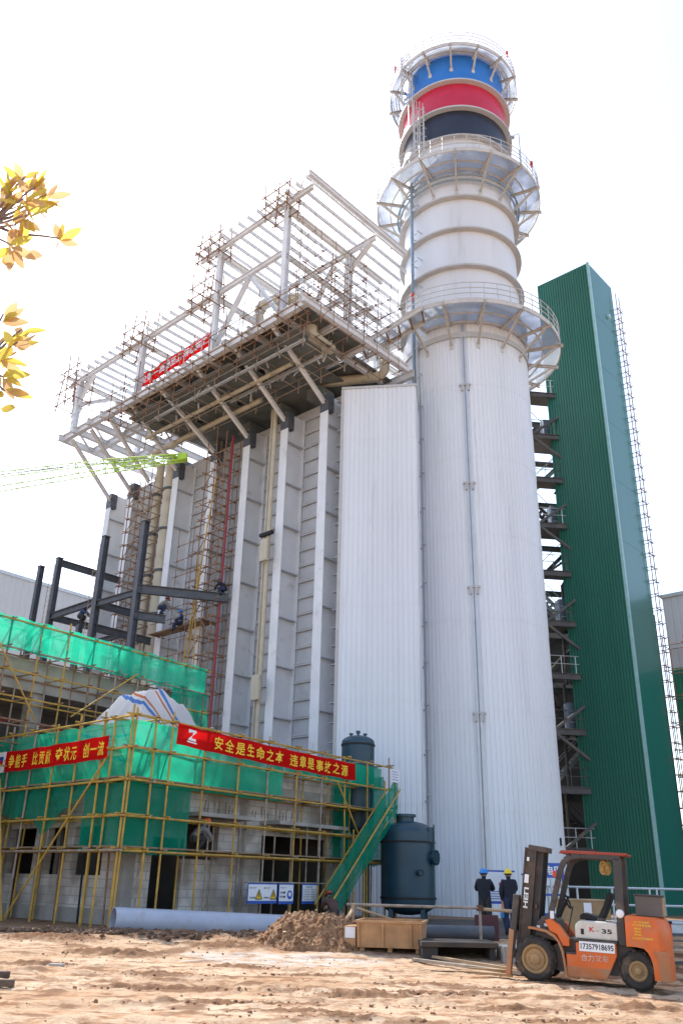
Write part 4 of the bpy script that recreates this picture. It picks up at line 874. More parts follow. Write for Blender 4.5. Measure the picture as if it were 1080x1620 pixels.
for f in (.03, .5, .97):
    for sg in (0, .5):
        p = Sa.lerp(Sb, f) - nb * sg; x = MB(); x.tube(V((p.x, p.y, .15)), p + V((0, 0, 1.1)), .034, 7); x.build('standard', M['pole_yellow'], st)
def stairnet():
    n, m = 60, 10; vs = []
    for j in range(m + 1):
        for i in range(n + 1):
            f = i / n; p = Sa.lerp(Sb, f) + nb * (.05 + .05 * noise.noise(V((f * 9, j * .3, 2)))) + V((0, 0, -.28 + 1.5 * j / m + .04 * math.sin(f * 20))); vs.append(p)
    x = MB(); x.add(vs, [(j * (n + 1) + i, j * (n + 1) + i + 1, (j + 1) * (n + 1) + i + 1, (j + 1) * (n + 1) + i) for j in range(m) for i in range(n)])
    return setp(x.build('safety_net', M['net_dark'], None, smooth=180), 'sloping green net strip along the scaffold stair', 'safety net', 'green safety nets on the scaffold')
stairnet()
q = Sb + nb * .2 + db * -.75 + V((0, 0, .85)); pn = thing('notice_sheet', 'small white notice sheet at the top of the scaffold stair', 'notice', q)
x = MB(); x.obox(q, db * .62, nb * .012, V((0, 0, .5))); x.build('sheet', M['paper'], pn)
x = MB()
for k in range(4): x.obox(q + db * .08 + nb * .014 + V((0, 0, .09 + .1 * k)), db * (.46 - .06 * (k % 2)), nb * .002, V((0, 0, .02)))
x.build('print_line', M['sign_blue'], pn)
# safety signs on a low rail
rail_s = (5.1, 10.2)
pole('thin grey rail carrying the safety signs', S0 + db * rail_s[0] + nb * .15 + V((0, 0, 1.50)), S0 + db * rail_s[1] + nb * .15 + V((0, 0, 1.50)), 'pole_grey', .024)
def sign(label, s, w, h, kind):
    o = S0 + db * s + nb * .2 + V((0, 0, 1.48 - h)); t = thing('safety_sign', label, 'sign', o, 'safety signs on the scaffold rail')
    x = MB(); x.obox(o, db * w, -nb * .02, V((0, 0, h))); x.build('sign_plate', M['sign_blue'], t)
    x = MB(); x.obox(o + db * .02 + V((0, 0, .09)), db * (w - .04), nb * .004, V((0, 0, h - .13))); x.build('sign_face', M['paper'], t)
    tri, ink, red, blu = MB(), MB(), MB(), MB(); z = nb * .008
    def P(a, b_): return o + db * a + V((0, 0, b_)) + z
    if kind == 'warn':
        for k in (0, 1):
            cx = w * (.37 + .5 * k); s_ = h * .42
            tri.add([P(cx - s_ * .6, h * .22), P(cx + s_ * .6, h * .22), P(cx, h * .22 + s_ * 1.1)], [(0, 1, 2)])
            for a, b_ in (((-.6, 0), (.6, 0)), ((.6, 0), (0, 1.1)), ((0, 1.1), (-.6, 0))): ink.bar(P(cx + a[0] * s_, h * .22 + a[1] * s_) + nb * .004, P(cx + b_[0] * s_, h * .22 + b_[1] * s_) + nb * .004, .004, .028, up=V((0, 0, 1)) if a[1] == b_[1] else None)
            ink.obox(P(cx - .018, h * .32) + nb * .004, db * .036, nb * .003, V((0, 0, h * .2)))
            lettering(ink, '当心坠落' if k == 0 else '注意安全', P(w * (.06 + .47 * k), h * .24), db, V((0, 0, 1)), w * .20, h * .10, .02)
            red.obox(P(w * (.06 + .48 * k), h * .72), db * .05, nb * .002, V((0, 0, .05))); lettering(ink, '安全生产', P(w * (.12 + .48 * k), h * .72), db, V((0, 0, 1)), w * .16, h * .09)
    elif kind == 'mask':
        cx, cy, rr = w * .73, h * .45, h * .22
        blu.add([P(cx + rr * math.cos(i * math.pi / 12), cy + rr * math.sin(i * math.pi / 12)) for i in range(24)], [tuple(range(24))])
        red.add([P(cx + rr * .55 * math.cos(i * math.pi / 8), cy + rr * .1 + rr * .5 * math.sin(i * math.pi / 8)) + nb * .003 for i in range(16)], [tuple(range(16))])
        lettering(ink, '必须戴', P(w * .08, h * .50), db, V((0, 0, 1)), w * .36, h * .12, .02); lettering(ink, '安全帽', P(w * .08, h * .30), db, V((0, 0, 1)), w * .36, h * .12, .02); lettering(ink, '安全生产', P(w * .10, h * .76), db, V((0, 0, 1)), w * .4, h * .07)
    else:
        for i in range(6):
            if i != 3: ink.obox(P(w * (.08 + .15 * i), h * .22), db * .008, nb * .002, V((0, 0, h * .5)))
        for j in range(5): ink.obox(P(w * .08, h * (.22 + .125 * j)), db * w * .84, nb * .002, V((0, 0, .008)))
        lettering(ink, '管理制度', P(w * .2, h * .80), db, V((0, 0, 1)), w * .5, h * .08)
    tri.build('warning_triangle', M['sign_yellow'], t); ink.build('lettering', M['ink'], t); red.build('mark', M['ink_red'] if kind == 'warn' else M['paper'], t); blu.build('mask_disc', M['sign_blue'], t)
sign('wide white and blue sign with two yellow warning triangles', 5.35, 1.45, .62, 'warn'); sign('square white sign with a round blue mandatory mark', 6.9, .78, .64, 'mask'); sign('square white sign with a ruled table, blue foot', 8.15, .82, .64, 'table')
# tarpaulin heap on the roof
def tarpheap():
    o = Wc + db * 2.15 + da * 2.2 + V((0, 0, 4.66)); n = 46; vs = []; Lx, Ly = 5.2, 4.2
    for j in range(n + 1):
        for i in range(n + 1):
            a, b_ = i / n * 2 - 1, j / n * 2 - 1; e = max(0, 1 - max(abs(a) ** 2.2, abs(b_) ** 2.2))
            h = 3.0 * min(1, e * 1.2) ** .8 * (1 - .10 * abs(a + .25)) ; h -= .9 * max(0, a - .25); h += .30 * abs(noise.noise(V((a * 2.6 + b_, b_ * 2.2 - a, 14)))) * min(1, e * 3) - .35 * min(1, e * 3) * max(0, noise.noise(V((a * 1.6, b_ * 1.6, 24)))); h = min(h, 2.95 - .25 * abs(a) + .1 * noise.noise(V((a * 3, b_ * 3, 2)))) ; h += .22 * noise.fractal(V((a * 2.2, b_ * 2.2, 4)), 1, 2, 3) * min(1, e * 3) + .10 * abs(noise.noise(V((a * 5 + b_ * 3, b_ * 2, 9)))) * min(1, e * 3)
            vs.append(o + db * (a * Lx / 2 * (1 - .28 * h / 3.4)) + da * (b_ * Ly / 2 * (1 - .28 * h / 3.4)) + V((0, 0, max(0, h))))
    x = MB(); x.add(vs, [(j * (n + 1) + i, j * (n + 1) + i + 1, (j + 1) * (n + 1) + i + 1, (j + 1) * (n + 1) + i) for j in range(n) for i in range(n)])
    setp(x.build('tarpaulin_heap', M['tarp'], None, smooth=60), 'white blue striped tarpaulin draped over a heap on the block roof', 'tarpaulin')
tarpheap()

# ================================================================ second concrete building behind, with its own scaffold and net
E0 = S0 - nb * 7.0; 
b2 = thing('concrete_building', 'raw concrete building behind the block house, wrapped in scaffold', 'building', E0 + db * 3)
x = MB(); x.obox(E0 - db * 8 - nb * 1.0 + V((0, 0, 7.9)), db * 17.2, -nb * 6, V((0, 0, 1.15))); x.build('floor_slab', M['concrete'], b2)
for s in (-7, -2.6, 1.8, 6.0, 8.8):
    x = MB(); x.obox(E0 + db * s - nb * 1.15, db * .5, -nb * .5, V((0, 0, 7.9))); x.build('concrete_column', M['concrete'], b2)
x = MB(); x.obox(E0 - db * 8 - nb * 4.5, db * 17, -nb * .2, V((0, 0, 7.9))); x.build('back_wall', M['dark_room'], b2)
x = MB()
for h in (5.4, 6.9): x.bar(E0 - db * 8 - nb * 2.2 + V((0, 0, h)), E0 + db * 9 - nb * 2.2 + V((0, 0, h)), .2, .25)
x.build('red_beam', mat('red_primer', (.22, .03, .025), .6), b2)
L2 = [5.0, 5.8, 6.6, 7.4, 8.3, 9.1, 10.1]
def rus(): return M['pole_yellow'] if random.random() < .25 else (M['pole_rust'] if random.random() < .55 else M['pole_grey'])
stand('tube_scaffold', 'rusty tube scaffold in front of the raw concrete building', E0 - db * 4, db, 13.6, 1.0, (.1, 10.1), L2, 1.25, rus, -nb, r=.034, brace=False, top=.5)
net('safety_net', 'long bright green net along the top of concrete building', E0, db, nb, -5, 9.6, 9.0, 10.25, 'net', .05, .10, 12, .08, bay=1.25, slump=.06)
net('safety_net', 'dark green net hanging at right end of the concrete building', E0, db, nb, 7.7, 9.9, 6.2, 9.2, 'net_dark', .10, .3, 13, .02)
net('safety_net', 'dark green net hanging at the far left of concrete building', E0, db, nb, -5, -.9, 7.2, 9.0, 'net_dark', .10, .3, 14, .0)
pole('yellow raking pole propping the rear scaffold behind the tarpaulin', E0 + db * 2.6 + nb * .3 + V((0, 0, 7.0)), E0 + db * 5.6 + nb * .2 + V((0, 0, 9.2)))
pole('yellow raking pole at the far left of the rear scaffold', E0 - db * .9 + nb * .3 + V((0, 0, 9.2)), E0 + db * 1.0 + nb * .5 + V((0, 0, 6.6)))

# ================================================================ dark steel portal frame beside the boiler
def on(x_, y_, off): return at(x_, y_, W, KF - off)
c4t, c3t = on(231, 826, 4.6), on(168, 850, 4.6)
c2t, c1t = on(95, 884, 4.6), on(66, 897, 4.6)
sf = thing('steel_portal_frame', 'dark grey steel portal frame of columns and beams at left of the boiler', 'steel frame', V((c3t.x, c3t.y, .2)))
for p, w in ((c4t, .34), (c3t, .34), (c2t, .32), (c1t, .32)):
    x = MB(); x.hbeam(V((p.x, p.y, .2)), p, w, w, .04, up=W); x.obox(p - U * w * .6 - W * w * .6, U * w * 1.2, W * w * 1.2, V((0, 0, .05))); x.build('column', M['dark_steel'], sf)
def sbeam(a, b_, w=.24, h=.42): x = MB(); x.hbeam(a, b_, w, h, .035); x.build('beam', M['dark_steel'], sf)
sbeam(c2t - V((0, 0, .25)), c2t - V((0, 0, .25)) + W * 4.6)
p4 = on(222, 930, 4.6); q4 = V((c4t.x, c4t.y, p4.z)); sbeam(q4, q4 + W * 4.2 - U * 2.6, .26, .5)
p4 = on(215, 972, 4.6); q4b = V((c4t.x, c4t.y, p4.z)); sbeam(q4b, q4b + W * 1.6 - U * .6, .26, .45)
p3 = on(160, 953, 4.6); q3 = V((c3t.x, c3t.y, p3.z)); sbeam(q3, q3 + W * 3.4); sbeam(q3, V((c4t.x, c4t.y, q3.z)) - V((0, 0, .1)), .22, .36)
p2 = on(88, 973, 4.6); q2 = V((c2t.x, c2t.y, p2.z)); sbeam(q2, V((c3t.x, c3t.y, q2.z)), .24, .4); sbeam(q2 + W * .2, q2 + W * 4, .24, .4)
q3b = V((c3t.x, c3t.y, q3.z - 1.4)); sbeam(q3b, q3b + W * 4, .26, .42); sbeam(q3b + W * 2 , q3b + W * 2 + U * 4, .2, .3)
x = MB(); q = V((c3t.x, c3t.y, q3.z - 1.0)) + U * 1.5; x.hbeam(V((q.x, q.y, .2)), q, .3, .3, .04, up=W); x.build('column', M['dark_steel'], sf)
for p, lab in ((c3t, 'slim rusty ladder fixed on the taller dark column at left'), (c2t, 'slim rusty ladder fixed on the dark corner column at far left')):
    x = MB(); h0 = p.z - 7.5
    for sg in (.34, .74): x.tube(V((p.x, p.y, h0)) + U * sg - W * .1, V((p.x, p.y, p.z - .3)) + U * sg - W * .1, .022, 5)
    h = h0
    while h < p.z - .4: x.tube(V((p.x, p.y, h)) + U * .3 - W * .1, V((p.x, p.y, h)) + U * .78 - W * .1, .016, 4); h += .34
    setp(x.build('column_ladder', M['pole_grey'], None), lab, 'ladder', 'ladders on the dark steel columns')

# ================================================================ tanks
def tank(label, c, r, h0, h1, cat='tank', big=True):
    c = V(c); t = thing('pressure_tank', label, cat, V((c.x, c.y, h0))); d = h1 - h0; dome = r * .42
    pr = [(.001, -.0)] if False else []
    pf = [(r * math.sin(a), h0 + .35 + dome * (1 - math.cos(a))) for a in [math.pi / 2 * k / 8 for k in range(9)]]
    pf += [(r, h0 + .35 + dome + .3)] + [(r, h1 - dome - .3)] + [(r * math.cos(a), h1 - dome + dome * math.sin(a)) for a in [math.pi / 2 * k / 10 for k in range(11)]]
    pf = [(max(.001, a), b_) for a, b_ in pf]
    MB().lathe(pf, (c.x, c.y, 0), 48).build('tank_shell', M['tank'], t, smooth=True)
    for z in ((h1 - dome - .35, h0 + .95) if big else (h1 - dome - .12,)):
        MB().lathe([(r, z - .035), (r + .03, z - .035), (r + .03, z + .035), (r, z + .035)], (c.x, c.y, 0), 48).build('weld_band', M['black'], t)
    for k in range(4):
        a = k * math.pi / 2 + .6; p = c + V((math.cos(a), math.sin(a), 0)) * r * .8; x = MB(); x.bar(V((p.x, p.y, .1)), V((p.x, p.y, h0 + .9)), .16, .16); x.build('leg', M['tank'], t)
    return t, c
def nozzle(t, c, ang, r, z, rn, ln, name='nozzle'):
    d = V((math.sin(ang), -math.cos(ang), 0)); x = MB(); p = V((c.x, c.y, z)) + d * (r * .9)
    x.lathe([(rn * .72, 0), (rn * .72, ln + r * .1), (rn, ln + r * .1), (rn, ln + r * .1 + .07), (.001, ln + r * .1 + .07)], p, 20, axis=d)
    for k in range(12):
        a = k * math.pi / 6; s = d.cross(V((0, 0, 1))); x.tube(p + d * (ln + r * .1 + .06) + (s * math.cos(a) + V((0, 0, 1)) * math.sin(a)) * rn * .85, p + d * (ln + r * .1 + .11) + (s * math.cos(a) + V((0, 0, 1)) * math.sin(a)) * rn * .85, .02, 5)
    x.build(name, M['tank'], t, smooth=True)
t2, c2 = tank('large dark teal domed tank standing by the foot of the stack', (2.92, 35.9, 0), 1.06, .1, 3.85)
nozzle(t2, c2, R(58), 1.06, 2.5, .28, .12); nozzle(t2, c2, R(18), 1.08, 1.95, .12, .16)
x = MB(); x.lathe([(.36, 3.75), (.36, 4.0), (.44, 4.0), (.44, 4.1), (.001, 4.1)], (c2.x - .1, c2.y, 0), 24); x.build('manhole', M['tank'], t2, smooth=True)
x = MB(); x.path([V((c2.x + .85, c2.y - .55, 3.7 - i * .3)) + V((.12, -.1, 0)) for i in range(5)], .03, 6); x.obox(V((c2.x + .75, c2.y - .75, 3.05)), (.2, .1, 0), (-.02, .05, 0), (0, 0, .55)); x.build('lifting_lug', M['tank'], t2)
t1, c1 = tank('narrower dark teal domed vessel rising behind the scaffold end', (.94, 37.2, 0), .70, 3.0, 7.35, big=False)
for a in (-.3, .0, .3):
    x = MB(); x.tube(V((c1.x + a, c1.y, 7.2)), V((c1.x + a, c1.y, 7.52 if a == 0 else 7.44)), .05, 8); x.tube(V((c1.x + a, c1.y, 7.44 if a == 0 else 7.38)), V((c1.x + a, c1.y, 7.55 if a == 0 else 7.44)), .09, 8); x.build('nozzle', M['tank'], t1)
# ================================================================ ground clutter
def rock(mb, c, r, seed, n=6, sq=.65):
    c = V(c); vs = []; m = 8
    for j in range(n + 1):
        th = math.pi * j / n
        for i in range(m):
            a = 2 * math.pi * i / m; d = V((math.sin(th) * math.cos(a), math.sin(th) * math.sin(a), math.cos(th)))
            k = 1 + .7 * noise.noise(d * 1.4 + V((seed * 3.1, seed, 0))) + .5 * noise.noise(d * 3.3 + V((seed, 7, seed)))
            vs.append(c + V((d.x, d.y, d.z * sq)) * r * k)
    mb.add(vs, [(j * m + i, j * m + (i + 1) % m, (j + 1) * m + (i + 1) % m, (j + 1) * m + i) for j in range(n) for i in range(m)])
rnd = random.Random(11)
x = MB()
def clods(n, fx, fy, rmin, rmax, pw=2.5):
    for k in range(n):
        px, py = fx(), fy(); r = rmin + (rmax - rmin) * rnd.random() ** pw
        rock(x, (px, py, gz(px, py) + r * .25), r, k * .37 + px, 4, .7)
clods(700, lambda: rnd.uniform(-8, 8), lambda: rnd.uniform(11, 20.5), .005, .024, 3.4)
for cx, cy, sx, sy, am in CLUMPS:
    clods(int(150 * am * sx / .6), lambda: rnd.gauss(cx, sx), lambda: rnd.gauss(cy, sy), .005, .036, 3.2)
setp(x.build('soil_clods', M['clod'], None, smooth=25), 'small brown clods of earth scattered over the sandy ground', 'soil', None, 'stuff')
x = MB()
for k in range(1900):
    px = rnd.uniform(-6.2, 1.0); py = min(24.75, 23.7 + rnd.gauss(0, .5) + .1 * px * .2 + .3 * math.sin(px * 2.1)); r = .010 + .085 * rnd.random() ** 4
    rock(x, (px, py, gz(px, py) + .05 + r * .2), r, k * .71, 5, .75)
for k in range(420):
    px = rnd.gauss(-7.9, .9); py = rnd.gauss(24.2, .35); r = .012 + .09 * rnd.random() ** 3.5; rock(x, (px, py, gz(px, py) + r * .3), r, k * .53, 5, .7)
setp(x.build('mud_clumps', M['mud'], None, smooth=25), 'dark churned mud clumps lying in front of the long pipe', 'mud', None, 'stuff')
# dirt pile
def dirtpile():
    t = thing('dirt_pile', 'heap of loose brown excavated dirt left of the orange bin', 'dirt pile', V((-.55, 22.4, .1)))
    n = 170; vs = []; c = V((-.55, 22.4, 0)); ax, ay, H = 1.7, 1.25, .80
    for j in range(n + 1):
        for i in range(n + 1):
            a, b_ = i / n * 2 - 1, j / n * 2 - 1; px, py = c.x + a * ax, c.y + b_ * ay
            q = math.sqrt(((a - .08) * 1.05) ** 2 + b_ ** 2) + .16 * noise.noise(V((px * 1.5, py * 1.5, 3)))
            h = H * max(0, 1 - q) ** .85 * 1.15; h = min(h, .62 + .08 * noise.noise(V((px * 2, py * 2, 8))))
            h += sstep(0, .2, h) * (.12 * noise.fractal(V((px * 3, py * 3, 0)), .7, 2, 6) + .10 * abs(noise.noise(V((px * 6, py * 6, 2)))) + .05 * abs(noise.noise(V((px * 15, py * 15, 4)))))
            vs.append((px, py, gz(px, py) - .08 + h))
    x = MB(); x.add(vs, [(j * (n + 1) + i, j * (n + 1) + i + 1, (j + 1) * (n + 1) + i + 1, (j + 1) * (n + 1) + i) for j in range(n) for i in range(n)])
    x.build('soil_mound', M['debris'], t, smooth=80)
    for mt, nk in (('rubble', 650), ('rubble2', 900)):
        x = MB()
        for k in range(nk):
            p = vs[rnd.randrange(len(vs))]
            if p[2] < gz(p[0], p[1]) + .02: continue
            r = .010 + .060 * rnd.random() ** 3.0; c = V((p[0], p[1], p[2] + r * .15)); m = [V((rnd.gauss(0, 1), rnd.gauss(0, 1), rnd.gauss(0, .6))).normalized() * r * rnd.uniform(.6, 1.3) for q in range(7)]
            import bmesh as _b
            hb_m = _b.new(); hv = [hb_m.verts.new(c + q) for q in m]; hull = _b.ops.convex_hull(hb_m, input=hv); hb_m.verts.index_update(); hb_m.verts.ensure_lookup_table()
            x.add([tuple(v.co) for v in hb_m.verts], [tuple(v.index for v in f.verts) for f in hb_m.faces]); hb_m.free()
        setp(x.build('rubble_lump', M[mt], t), kind='stuff')
dirtpile()
# long pipe
PA, PB = V((-5.80, 24.9, .53)), V((-1.2, 27.5, .34))
t = thing('long_pipe', 'long pale grey pipe lying on the ground before the block building', 'pipe', PA)
pd = (PB - PA).normalized(); x = MB(); L = (PB - PA).length
x.lathe([(.285, .9), (.285, 0), (.31, 0), (.31, L), (.285, L), (.285, L - .9)], PA, 36, axis=pd); x.build('pipe_shell', M['pipe_pvc'], t, smooth=True)
x = MB(); x.lathe([(.001, .85), (.284, .85)], PA, 24, axis=pd); x.build('dark_bore_disc', M['black'], t)  # black disc added across the bore to stand for its dark inside
# bricks at far left
for k, (px, py, a, sz, lab) in enumerate(((-5.05, 14.9, .1, (.34, .13, .10), 'dark broken brick nearest the camera at far left'), (-5.45, 16.0, .25, (.24, .13, .11), 'dark broken brick behind the nearest one at far left'), (-5.2, 18.2, -.3, (.30, .1, .05), 'thin flat stone at far left behind the two bricks'))):
    x = MB(); x.box((px, py, gz(px, py) + sz[2] * .5), sz, a); o = x.build('broken_brick', M['concrete'] if k == 2 else mat('old_brick_%d' % k, (.12, .085, .065), .9, 0, .3, 6, bump=.5), None, bevel=.015); setp(o, lab, 'brick', 'bricks on the sand')
# steel tipping bin
bo, bx_, by_ = V((.55, 21.35, gz(.5, 21.3))), V((.985, -.17, 0)), V((.17, .985, 0))
t = thing('skip_bin', 'rusty orange brown steel bin with open top beside the dirt pile', 'bin', bo)
rustb = mat('rusty_orange_steel', (.46, .26, .125), .8, .0, .2, 3, dirt=(.25, .13, .07), dirt_amt=.25, dscale=4, bump=.2)
def bq(a, b_, c): return bo + bx_ * a + by_ * b_ + V((0, 0, c))
BW, BD, BH0, BH1 = 1.5, 1.5, .10, .63
x = MB()
cs = [(.04, .08), (BW - .04, .08), (BW - .04, BD - .08), (.04, BD - .08)]; ct = [(0, 0), (BW, 0), (BW, BD), (0, BD)]
for i in range(4):
    j = (i + 1) % 4; a, b_, c, d = bq(*cs[i], BH0), bq(*cs[j], BH0), bq(*ct[j], BH1), bq(*ct[i], BH1)
    ctr = bq(BW / 2, BD / 2, .4); inn = [(ctr - p).normalized() * .03 for p in (a, b_, c, d)]; inn = [V((q.x, q.y, 0)) for q in inn]
    x.add([a, b_, c, d, a + inn[0], b_ + inn[1], c + inn[2], d + inn[3]], [(0, 1, 2, 3), (7, 6, 5, 4), (0, 4, 5, 1), (2, 6, 7, 3), (1, 5, 6, 2), (0, 3, 7, 4)])
x.add([bq(*c, BH0) for c in cs] + [bq(*c, BH0 + .03) for c in cs], [(0, 3, 2, 1), (4, 5, 6, 7)]); x.build('bin_body', rustb, t)
x = MB()
for i in range(4): x.bar(bq(*ct[i], BH1), bq(*ct[(i + 1) % 4], BH1), .06, .05)
x.build('rim', rustb, t)
for f in (.03, .40, .82, .97):
    x = MB(); x.bar(bq(BW * f, .05, BH0 + .01), bq(BW * f, -.025, BH1 - .03), .05, .05); x.build('rib', rustb, t)
for f in (.08, .5, .92): x = MB(); x.obox(bq(BW * f - .05, .15, -.02), bx_ * .1, by_ * (BD - .3), V((0, 0, .12))); x.build('foot', rustb, t)
x = MB(); x.obox(bq(-.30, .12, BH0), bx_ * .28, by_ * .8, V((0, 0, .42))); sd_ = x.build('side_box', rustb, t, bevel=.015)
x = MB(); x.obox(bq(-.27, .108, .28), bx_ * .23, by_ * .01, V((0, 0, .22))); x.build('white_label', M['paper'], t)
# wooden frame and rail poles
P1, P2 = V((.35, 23.1, 1.07)), V((3.62, 22.9, 1.06))
t = thing('pole_barrier', 'pale scaffold pole barrier with one upright in front of the workers', 'barrier', V((3.62, 22.9, .2)))
x = MB(); x.tube(P1, P2 + V((.04, 0, 0)), .036, 10); x.build('rail', M['pole_grey'], t, smooth=True)
x = MB(); x.tube(P2 + V((.0, 0, -.02)), P2 + V((1.35, .2, -.08)), .04, 10); x.build('rail', M['wood'], t, smooth=True)
x = MB(); x.tube(V((3.62, 22.92, .1)), V((3.62, 22.92, 1.10)), .036, 10); x.build('upright', M['pole_grey'], t, smooth=True)
x = MB(); x.tube(V((1.9, 21.6, .34)), V((3.62, 21.6, .36)), .036, 10); x.tube(V((3.55, 21.6, .28)), V((4.7, 21.7, .33)), .05, 10); x.build('rail', M['pole_grey'], t, smooth=True)
x = MB()
for p in (P2 + V((0, 0, 0)), V((3.6, 21.6, .36))): x.box(p, (.13, .13, .13), .3)
x.build('coupler', M['coupler'], t)
setp(MB().tube(V((.6, 22.9, 1.0)), V((2.2, 23.2, .55)), .03, 8).build('brace_pole', M['wood'], None), 'slanting wooden pole above the rear rim of the orange bin', 'pole')
x = MB(); x.bar(V((.12, 22.2, .42)), V((.50, 22.6, .98)), .09, .05); x.bar(V((.20, 22.4, .5)), V((.42, 22.25, .85)), .07, .04); x.bar(V((.50, 22.6, .35)), V((.50, 22.6, 1.1)), .07, .07); setp(x.build('timber_prop', M['wood'], None), 'rough timber prop leaning at the left end of bin', 'timber')
# concrete trench cover with dark opening, and concrete block
t = thing('trench_cover', 'low concrete trench cover with a dark opening right of the bin', 'trench', V((2.8, 21.2, 0)))
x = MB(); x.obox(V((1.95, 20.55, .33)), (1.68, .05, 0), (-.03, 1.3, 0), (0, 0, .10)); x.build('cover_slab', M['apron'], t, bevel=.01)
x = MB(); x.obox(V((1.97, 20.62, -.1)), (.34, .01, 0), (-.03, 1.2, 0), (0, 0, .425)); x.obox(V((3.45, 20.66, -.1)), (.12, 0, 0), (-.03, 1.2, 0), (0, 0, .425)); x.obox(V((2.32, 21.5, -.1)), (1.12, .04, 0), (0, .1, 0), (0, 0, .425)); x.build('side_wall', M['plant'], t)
x = MB(); x.box((4.08, 20.85, .17), (.78, .7, .42), .05); setp(x.build('concrete_block', M['concrete'], None, bevel=.02), 'grey concrete block between trench cover and forklift mast', 'block')
# raised slab edge the workers stand on
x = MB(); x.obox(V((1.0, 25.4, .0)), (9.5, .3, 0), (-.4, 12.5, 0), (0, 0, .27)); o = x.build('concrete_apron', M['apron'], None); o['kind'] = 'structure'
x = MB(); x.lathe([(.001, 0), (.17, 0), (.17, 2.9), (.001, 2.9)], V((1.3, 24.3, .44)), 20, axis=(1, .05, 0)); setp(x.build('drain_pipe', M['dark_steel'], None, smooth=True), 'short dark pipe lying behind the pole barrier and bin', 'pipe')
x = MB(); x.box((4.05, 24.6, .55), (.62, .05, .62), .06); setp(x.build('plywood_sheet', mat('maroon_ply', (.10, .03, .035), .7, 0, .25, 3), None), 'small maroon plywood sheet standing behind the barrier upright', 'board')
# flat poles on the ground left of the forklift, loose bars and timber at right
for k, (a, q, r, m_) in enumerate(((( 2.0, 20.9, .05), (3.95, 18.5, .06), .035, 'wood'), ((1.75, 20.4, .04), (3.9, 18.1, .05), .04, 'pole_grey'), ((1.95, 18.7, .03), (3.4, 18.3, .03), .012, 'black'))):
    a = V((a[0], a[1], gz(a[0], a[1]) + a[2])); q = V((q[0], q[1], gz(q[0], q[1]) + q[2]))
    setp(MB().bar(a, q, r * 2.2, r * 1.4).build('loose_bar', M[m_], None), ('upper pale timber lying left of the forklift', 'lower pale steel bar lying left of the forklift', 'thin black rod on the sand left of the forklift')[k], 'bar', 'bars on the ground by the forklift')
for k in range(12):
    a = V((6.9 + rnd.uniform(-.3, .3), 20.1 + rnd.uniform(-1.0, 1.0), .08 + .055 * k)); ang = rnd.uniform(-.35, .25)
    setp(MB().bar(a, a + V((3.4 * math.cos(ang), 3.4 * math.sin(ang) - .4, rnd.uniform(-.04, .06))), rnd.choice((.05, .1, .16)), .05).build('stacked_timber', M[rnd.choice(('wood', 'pole_grey', 'dark_steel', 'pole_rust'))], None), 'timber or steel length in the jumbled stack behind the forklift', 'timber', 'jumbled stack behind the forklift')
# carton and its label behind the forklift
t = thing('cardboard_crate', 'brown cardboard crate with a white paper slip behind the forklift seat', 'box', V((6.5, 24.2, .27)))
x = MB(); x.box((6.5, 24.2, .78), (1.15, .9, 1.0), .08); x.build('crate_body', mat('cardboard', (.32, .215, .11), .85, 0, .12, 3), t, bevel=.015)
x = MB(); x.box((6.50, 23.735, 1.07), (.20, .02, .30), .08); x.build('paper_slip', M['paper'], t)
x = MB(); x.box((6.5, 24.2, 1.285), (1.19, .94, .03), .08); x.build('lid', M['wood'], t)
# white guard rail at right
t = thing('guard_rail', 'pale grey double guard rail in front of the green tower', 'railing', V((8.6, 28.6, .2)))
RA, RB = V((6.6, 28.4, 0)), V((11.2, 28.8, 0)); rd_ = RB - RA
for z in (1.58, 1.10, .62):
    x = MB(); x.tube(RA + V((0, 0, z)), RB + V((0, 0, z)), .034, 8); x.build('rail', M['galv'], t, smooth=True)
for f in (.0, .20, .44, .48, .70, .75, .99):
    x = MB(); x.tube(RA + rd_ * f + V((0, 0, .2)), RA + rd_ * f + V((0, 0, 1.6)), .034, 8); x.build('post', M['galv'], t, smooth=True)
x = MB(); x.obox(V((7.8, 30.4, .27)), (4.2, .3, 0), (-.1, 1.0, 0), (0, 0, .35)); setp(x.build('low_platform', M['galv'], None), 'low pale steel platform behind the guard rail at right', 'platform')
t = thing('red_toolbox', 'small dark red box under the guard rail at right', 'box', V((9.6, 27.6, .25))); x = MB(); x.box((9.6, 27.6, .48), (.62, .4, .36), .1); x.build('box_body', M['ink_red'], t, bevel=.02); x = MB(); x.box((9.6, 27.6, .69), (.66, .44, .06), .1); x.build('lid', M['black'], t)
